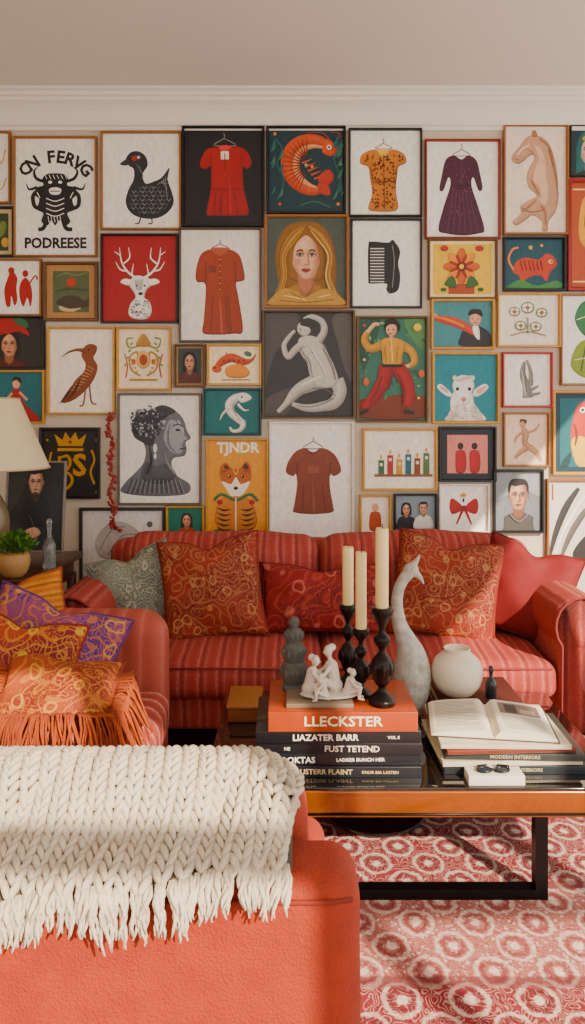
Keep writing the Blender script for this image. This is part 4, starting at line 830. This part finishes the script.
def figure(x,y,zb,s,lean,h=1):
    P_=lambda a,d_,c: (x+a*s*lean,y+d_*s,zb+c*s*h)
    b.add(ell(P_(0,0,.022),(.024*s,.022*s,.024*s)),wm)
    seg3(P_(0,0,.03),P_(.012,-.002,.075),.018*s,.020*s)
    seg3(P_(.012,-.002,.08),P_(.018,-.004,.100),.008*s,.007*s)
    b.add(ell(P_(.022,-.006,.115),(.0135*s,.015*s,.018*s)),wm)
    b.add(ell(P_(.034,-.012,.113),(.004*s,.004*s,.004*s),None,6,5),wm)
    b.add(ell(P_(.010,.004,.122),(.013*s,.013*s,.012*s)),wm)
    for q in (-1,1):
        seg3(P_(0,.012*q,.022),P_(.05,.016*q-.012,.05),.013*s,.010*s)
        seg3(P_(.05,.016*q-.012,.05),P_(.045,.016*q-.02,.006),.010*s,.006*s)
        seg3(P_(.045,.016*q-.02,.006),P_(.064,.016*q-.026,.004),.006*s,.0045*s)
        seg3(P_(.012,.022*q,.082),P_(.036,.028*q-.01,.06),.0075*s,.006*s)
        seg3(P_(.036,.028*q-.01,.06),P_(.057,.018*q-.016,.056),.006*s,.0045*s)
figure(fx0-.055,yy,bz+.004,.98,1,1.0); figure(fx0+.03,yy+.014,bz+.004,1.05,-1,1.15); figure(fx0+.068,yy-.012,bz+.004,.75,1,.9); figure(fx0-.005,yy-.03,bz+.004,.6,-1,1)
b.add(ell((fx0+.01,yy,bz+.009),(.095,.045,.0095),None,20,8),wm)
o=b.obj('white_figurine'); md_=o.modifiers.new('fuse','REMESH'); md_.mode='VOXEL'; md_.voxel_size=.0018; md_.use_smooth_shade=True
def lobj(name,px,d,z0,prof,m,seg=28,sub=4):
    b=MB(); b.add(lathe(smoothprof(prof,sub),WX(px,d),d,z0,seg),m); return b
stm=mat('60625c',.7,var=.2,vs=60,bump=.8,bs=160,name='carved_stone',bd=.004)
b=lobj('x',294,2.50,STK,[(.038,0),(.04,.012),(.034,.02),(.040,.035),(.044,.06),(.040,.085),(.032,.093),(.036,.105),(.038,.125),(.033,.148),(.024,.156),(.027,.165),(.029,.180),(.022,.198),(.013,.204),(.017,.214),(.018,.226),(.012,.238),(.001,.242)],stm)
for zz,rr,nn in ((.06,.043,14),(.125,.037,12),(.18,.028,10)):
    for k in range(nn):
        a=2*math.pi*k/nn; b.add(ell((WX(294,2.5)+rr*math.cos(a),2.5+rr*math.sin(a),STK+zz),(.006,.006,.014),None,7,6),stm)
b.obj('stone_statuette')
cst=mat('2c2422',.3,.7,var=.2,vs=40,bump=.5,bs=120,name='dark_bronze')
wax=mat('e8d4a0',.5,var=.02,name='candle_wax'); wb=wax.node_tree.nodes['Principled BSDF']; wb.inputs['Subsurface Weight'].default_value=.15; wb.inputs['Subsurface Radius'].default_value=(.02,.012,.006)
def candle(px,d,ytop,yc,wpx,big=1):
    z0=STK; s=F/d; zc=H-(yc-HY)/s; zt=H-(ytop-HY)/s; hh=zc-z0
    pr=[(.036,0),(.037,.05),(.026,.09),(.013,.14),(.011,.18),(.02,.22),(.027,.3),(.032,.38),(.024,.47),(.011,.53),(.010,.57),(.019,.62),(.023,.68),(.010,.74),(.010,.80),(.018,.86),(.027,.92),(.029,.97),(.026,1.0),(.01,.985)]
    b=MB(); b.add(lathe(smoothprof([(r0*big,q*hh) for r0,q in pr],3),WX(px,d),d,z0,24),cst)
    for k in range(8):
        a=2*math.pi*k/8; b.add(ell((WX(px,d)+.029*big*math.cos(a),d+.029*big*math.sin(a),z0+.37*hh),(.007,.007,.02),None,7,6),cst)
    for k in range(10):
        a=2*math.pi*k/10; b.add(ell((WX(px,d)+.027*big*math.cos(a),d+.027*big*math.sin(a),z0+.95*hh),(.004,.004,.008),None,6,5),cst)
    b.obj('candlestick')
    b=MB(); rw=wpx/2/s
    b.add(lathe([(rw*.9,.0),(rw,.006),(rw,zt-zc-.006),(rw*.93,zt-zc-.001),(rw*.6,zt-zc-.004),(.001,zt-zc-.008)],WX(px,d),d,zc-.005,20),wax)
    b.add(tube([(WX(px,d),d,zt-.016),(WX(px,d)+.002,d,zt+.006)],.0015,5),mat('2a2420',.9)); b.obj('pillar_candle')
candle(348,2.53,545,604,11,.95); candle(361,2.44,550,628,11,.9); candle(382,2.37,526,607,13,1.15)
swm=mat('b5b0a6',.5,var=.25,vs=40,bump=.6,bs=120,name='grey_stoneware',bd=.003)
b=MB(); d=2.80
pt=[(408,713,12),(409,703,16),(411,688,18.5),(412,672,19),(411,655,15),(406,640,10.5),(400,625,7.5),(397,608,6.2),(398,592,5.6),(403,580,5.6),(409,573,6)]
sp_=smoothprof(pt,4); b.add(tube([W(x,y,d) for x,y,r0 in sp_],[max(.002,r0/F*d) for x,y,r0 in sp_],22),swm)
b.add(ell(W(411,570,d),(.030,.025,.027)),swm)
b.add(tube([W(412,566,d),W(417,560,d),W(420,554,d)],[.016,.009,.003],10),swm)
b.add(tube([W(414,572,d),W(420,577,d),W(424,584,d)],[.017,.010,.003],10),swm)
for q in (-1,1): b.add(ell(W(412,568,d)+Vector((0,q*.025,0)),(.004,.004,.004),None,8,6),mat(K,.3))
for q in (-1,1):
    b.add(tube([W(412,652,d)+Vector((0,q*.035,0)),W(418,662,d)+Vector((0,q*.045,0)),W(421,678,d)+Vector((0,q*.04,0)),W(416,692,d)+Vector((0,q*.03,0))],[.006,.02,.024,.01],10),swm)
o=b.obj('swan_sculpture'); bpy.context.view_layer.update()
o.location.z+=TZ-(o.location.z+min(v_.co.z for v_ in o.data.vertices))
md_=o.modifiers.new('fuse','REMESH'); md_.mode='VOXEL'; md_.voxel_size=.003; md_.use_smooth_shade=True
b=MB(); z=TZ
for i,(c,h) in enumerate((('2e2a2c',.016),('a8482c',.014),('ddd0bc',.012),('3c5a5c',.014),('c9b18c',.012),('5a2c24',.014))):
    book(b,.53+.004*(i%3),.84-.006*(i%2),2.70,2.97,z,z+h-.0005,mat(c,.5),rot=[1,-2,3,-1,2,0][i]); z+=h
MG=z; b.obj('magazine_stack')
b=MB(); b.add(lathe(smoothprof([(.045,0),(.06,.006),(.085,.04),(.094,.085),(.082,.125),(.055,.15),(.046,.158),(.050,.168),(.046,.17),(.04,.158)]),WX(457,2.79),2.79,MG,32),mat('dcd0bc',.5,var=.06,vs=15,bump=.2,bs=60,name='cream_stoneware')); b.obj('ceramic_pot')
b=MB(); b.add(lathe(smoothprof([(.017,0),(.02,.01),(.02,.05),(.014,.066),(.007,.075),(.007,.09),(.009,.095),(.008,.112),(.003,.116)]),WX(491,2.75),2.75,MG,18),mat('2c2c30',.2,name='dark_bottle_glass')); b.obj('ink_bottle')
b=MB(); z=TZ
for i,(c,h,x0,x1) in enumerate((('20262a',.026,.47,.93),('c8bba5',.016,.46,.90),('3a3c38',.022,.48,.915),('7c3a2a',.014,.47,.88),('c8bca8',.014,.465,.87))):
    M,hy=book(b,x0,x1,2.33,2.66,z,z+h-.0005,mat(c,.5),rot=[0,2,-2,3,-1][i])
    if i in (0,2): spine(b,M,hy,'MODERN INTERIORS',0,z+h/2,.015,'b8a888',1.1)
    z+=h
RS=z; b.obj('book_stack')
b=MB(); pgm=mat('dcd2be',.8,var=.03); ow,oh=.195,.27; T=.026
def pz(u): return .004+T*(1-(abs(u)))**.5*(min(1,abs(u)*9)) if abs(u)>0 else .004
us=[-1+2*i/40 for i in range(41)]
vs=[];fs=[]
for u in us:
    for y in (-oh/2,oh/2): vs+= [(u*ow,y,pz(u)),(u*ow,y,.003)]
for i in range(40):
    a=i*4; c=(i+1)*4
    fs+=[(a,c,c+2,a+2),(a+1,a+3,c+3,c+1),(a,a+1,c+1,c),(a+2,c+2,c+3,a+3)]
fs+=[(0,2,3,1),(160,161,163,162)]
b.add((vs,fs),pgm,False); b.add(rbox(-ow-.006,ow+.006,-oh/2-.005,oh/2+.005,0,.003,.001,2,2),mat('5a3a2c',.5))
ink=mat('8c857c',.8)
def patch(u0,u1,y0,y1,m_,off=.0008):
    n=6; vs=[];fs=[]
    for i in range(n+1):
        u=u0+(u1-u0)*i/n; vs+=[(u*ow,y0,pz(u)+off),(u*ow,y1,pz(u)+off)]
    for i in range(n): fs.append((i*2,i*2+2,i*2+3,i*2+1))
    b.add((vs,fs),m_,False)
for k in range(17): patch(-.9,-.2-(.2 if k%5==4 else 0),.11-k*.0125,.11-k*.0125+.003,ink)
patch(.2,.88,.02,.115,mat('8c7c70',.6)); patch(.3,.5,.03,.1,mat('4c4440',.6),.0012); patch(.55,.8,.03,.07,mat('b8a090',.6),.0012)
for k in range(9): patch(.2,.88,-.0-k*.0125,-.0-k*.0125+.003,ink)
b.obj('open_book',matrix=Matrix.Translation((.655,2.50,RS))@Matrix.Rotation(math.radians(-8),4,'Z'))
nb=MB(); nb.add(rbox(.53,.70,2.255,2.32,TZ,TZ+.03,.003,2,2),mat('d4ccbe',.6)); nb.obj('notebook')
b=MB(); gz=TZ+.03+.006; dk=mat('1a1a1e',.3)
for xx in (.585,.638):
    b.add(tube([(xx+.022*math.cos(a*math.pi/10),2.285+.016*math.sin(a*math.pi/10),gz) for a in range(21)],.003,6),dk)
    b.add(ell((xx,2.285,gz),(.02,.014,.0015)),mat('2c3840',.1))
b.add(tube([(.605,2.285,gz),(.612,2.288,gz+.002),(.618,2.285,gz)],.003,6),dk)
b.add(tube([(.564,2.285,gz),(.57,2.31,gz),(.60,2.316,gz)],.003,6),dk); b.add(tube([(.66,2.285,gz),(.665,2.308,gz),(.63,2.316,gz)],.003,6),dk)
b.obj('sunglasses')
b=MB(); b.add(rbox(-.235,-.12,2.72,2.92,TZ,TZ+.05,.006,2,2),mat('8c5834',.5)); b.add(rbox(-.24,-.115,2.715,2.925,TZ+.05,TZ+.062,.004,2,2),mat('a06c40',.5)); b.obj('wooden_box')
# ---------------------------------------------------------------- foreground orange chair
orm=mat('a23e00',.85,var=.12,vs=18,bump=.9,bs=260,name='orange_velvet',bd=.003)
b=MB(); OX=.098
b.add(rbox(-.80,OX,1.055,1.20,.10,.80,.045,6,10,(.004,.006,.008),.004,6),orm)
b.add(rbox(-.74,OX-.002,1.17,1.95,.10,.32,.04,4,5),orm)
b.add(rbox(-.72,OX-.02,1.34,1.94,.31,.45,.05,4,6,(.01,.01,.02)),orm)
b.add(rbox(-.72,.022,1.175,1.32,.42,.865,.05,6,8,(.006,.012,.01),.004,5),orm)
b.add(tube([(-.75,1.058,.775),(-.3,1.053,.778),(.05,1.056,.776),(.085,1.068,.773)],.0035,6),mat('843004',.9))
for x in (-.74,OX-.06):
    for y in (1.10,1.88): b.add(lathe([(.016,0),(.02,.02),(.026,.06),(.03,.11)],x,y,.014,12),legm)
b.obj('orange_armchair')
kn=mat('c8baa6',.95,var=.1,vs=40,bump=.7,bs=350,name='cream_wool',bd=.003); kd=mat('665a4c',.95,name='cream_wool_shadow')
pr=smoothprof([(1.35,.66),(1.345,.79),(1.325,.860),(1.27,.888),(1.20,.885),(1.155,.856),(1.12,.827),(1.085,.815),(1.042,.79),(1.034,.73),(1.032,.66),(1.032,.55)],8)
AL=[0]
for i in range(1,len(pr)): AL.append(AL[-1]+math.hypot(pr[i][0]-pr[i-1][0],pr[i][1]-pr[i-1][1]))
def prof_at(s):
    s=max(0,min(s,AL[-1]-1e-6))
    for i in range(1,len(AL)):
        if AL[i]>=s:
            f=(s-AL[i-1])/(AL[i]-AL[i-1]); return pr[i-1][0]+(pr[i][0]-pr[i-1][0])*f,pr[i-1][1]+(pr[i][1]-pr[i-1][1])*f
def surf(x,s):
    y,z=prof_at(s)
    k=max(0,x+.09)/.10
    z-=.040*k*k*(1 if s<.36 else .2)
    q=noise.noise(Vector((x*7+s*3,s*4,2)))*.030
    q2=noise.noise(Vector((x*16,s*5,7)))*.012
    return Vector((x,y-.004-abs(q)-abs(q2),z+.006+abs(q)*.9+abs(q2)*.6))
def smax(x):
    f=(x+.50)/.52
    return S_end0+(S_end1-S_end0)*min(1.1,max(-.1,f))+.008*math.sin(x*23)
def s_of(zt):
    for i in range(len(pr)//2,len(pr)):
        if pr[i][1]<=zt: return AL[i]
S_end0=s_of(.764); S_end1=s_of(.8145)
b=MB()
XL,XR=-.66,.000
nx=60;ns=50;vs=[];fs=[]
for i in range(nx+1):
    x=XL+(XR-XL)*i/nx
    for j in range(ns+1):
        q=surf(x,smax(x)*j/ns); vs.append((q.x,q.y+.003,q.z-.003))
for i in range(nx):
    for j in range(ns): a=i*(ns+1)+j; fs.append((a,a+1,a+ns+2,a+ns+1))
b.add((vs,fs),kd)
cw=.027; rp=.0158
ncol=int((XR-XL)/cw)
for c_ in range(ncol+1):
    xc=XL+c_*cw
    s=.10+random.uniform(0,.004)
    while s<smax(xc)-.002:
        for sd_ in (-1,1):
            x=xc+sd_*cw*.25
            x+=.012*math.sin(s*16+c_*.12)
            P0=surf(x,s); Pa=surf(x+sd_*cw*.24,s-rp*.85); Pb=surf(x-sd_*cw*.22,s+rp*.85)
            ax=(Pb-Pa); L_=ax.length*.55; ax.normalize()
            nrm=(surf(x+.01,s)-P0).cross(surf(x,s+.01)-P0).normalized()
            if nrm.z<0 and nrm.y>0: nrm=-nrm
            sd2=nrm.cross(ax).normalized()
            M3=Matrix((sd2,nrm,ax)).transposed()
            rr=random.uniform(.0054,.0066)
            b.add(ell(P0+nrm*.004,(rr,.0105,L_),M3,8,6),kn)
        s+=rp*random.uniform(.95,1.05)
x=XL
while x<XR-.004:
    cl_=random.uniform(-.010,.010); LL=random.uniform(.85,1.15)
    for q in range(4):
        xx=x+random.uniform(-.0035,.0035); s0=smax(xx)-.006; P0=surf(xx,s0)
        L_=random.uniform(.052,.072)*LL
        pa=[P0+Vector((0,-.004,.003))]
        for k in range(1,7):
            f=k/6; sq=s0+L_*f; v_=surf(xx,sq); v_.x+=cl_*f+.004*math.sin(f*7+q*2+x*90); v_.y-=.005+.004*math.sin(f*5+q); pa.append(v_)
        b.add(tube(pa,[.003,.0038,.0036,.0032,.0029,.0025,.0012],5),kn)
    x+=.0105
b.obj('knitted_throw')
# ---------------------------------------------------------------- light
w=bpy.data.worlds.new('World'); bpy.context.scene.world=w; w.use_nodes=True
bg=w.node_tree.nodes['Background']; bg.inputs[0].default_value=(1,.965,.92,1); bg.inputs[1].default_value=2.3
sl=bpy.data.lights.new('sun','SUN'); sl.energy=11.0; sl.angle=math.radians(.6); sl.color=(1,.87,.68)
so=bpy.data.objects.new('sun',sl); bpy.context.scene.collection.objects.link(so)
dirv=Vector((-.50,.80,-.58)); so.rotation_euler=dirv.to_track_quat('-Z','Y').to_euler(); so.location=(3,-3,3)
cam=bpy.data.cameras.new('camera'); co=bpy.data.objects.new('camera',cam); bpy.context.scene.collection.objects.link(co)
co.location=(0,0,H); co.rotation_euler=(math.pi/2,0,0)
cam.sensor_fit='VERTICAL'; cam.sensor_height=24; cam.sensor_width=24; cam.lens=24*F/1024; cam.shift_y=-(512-HY)/1024.
cam.clip_start=.05
bpy.context.scene.camera=co
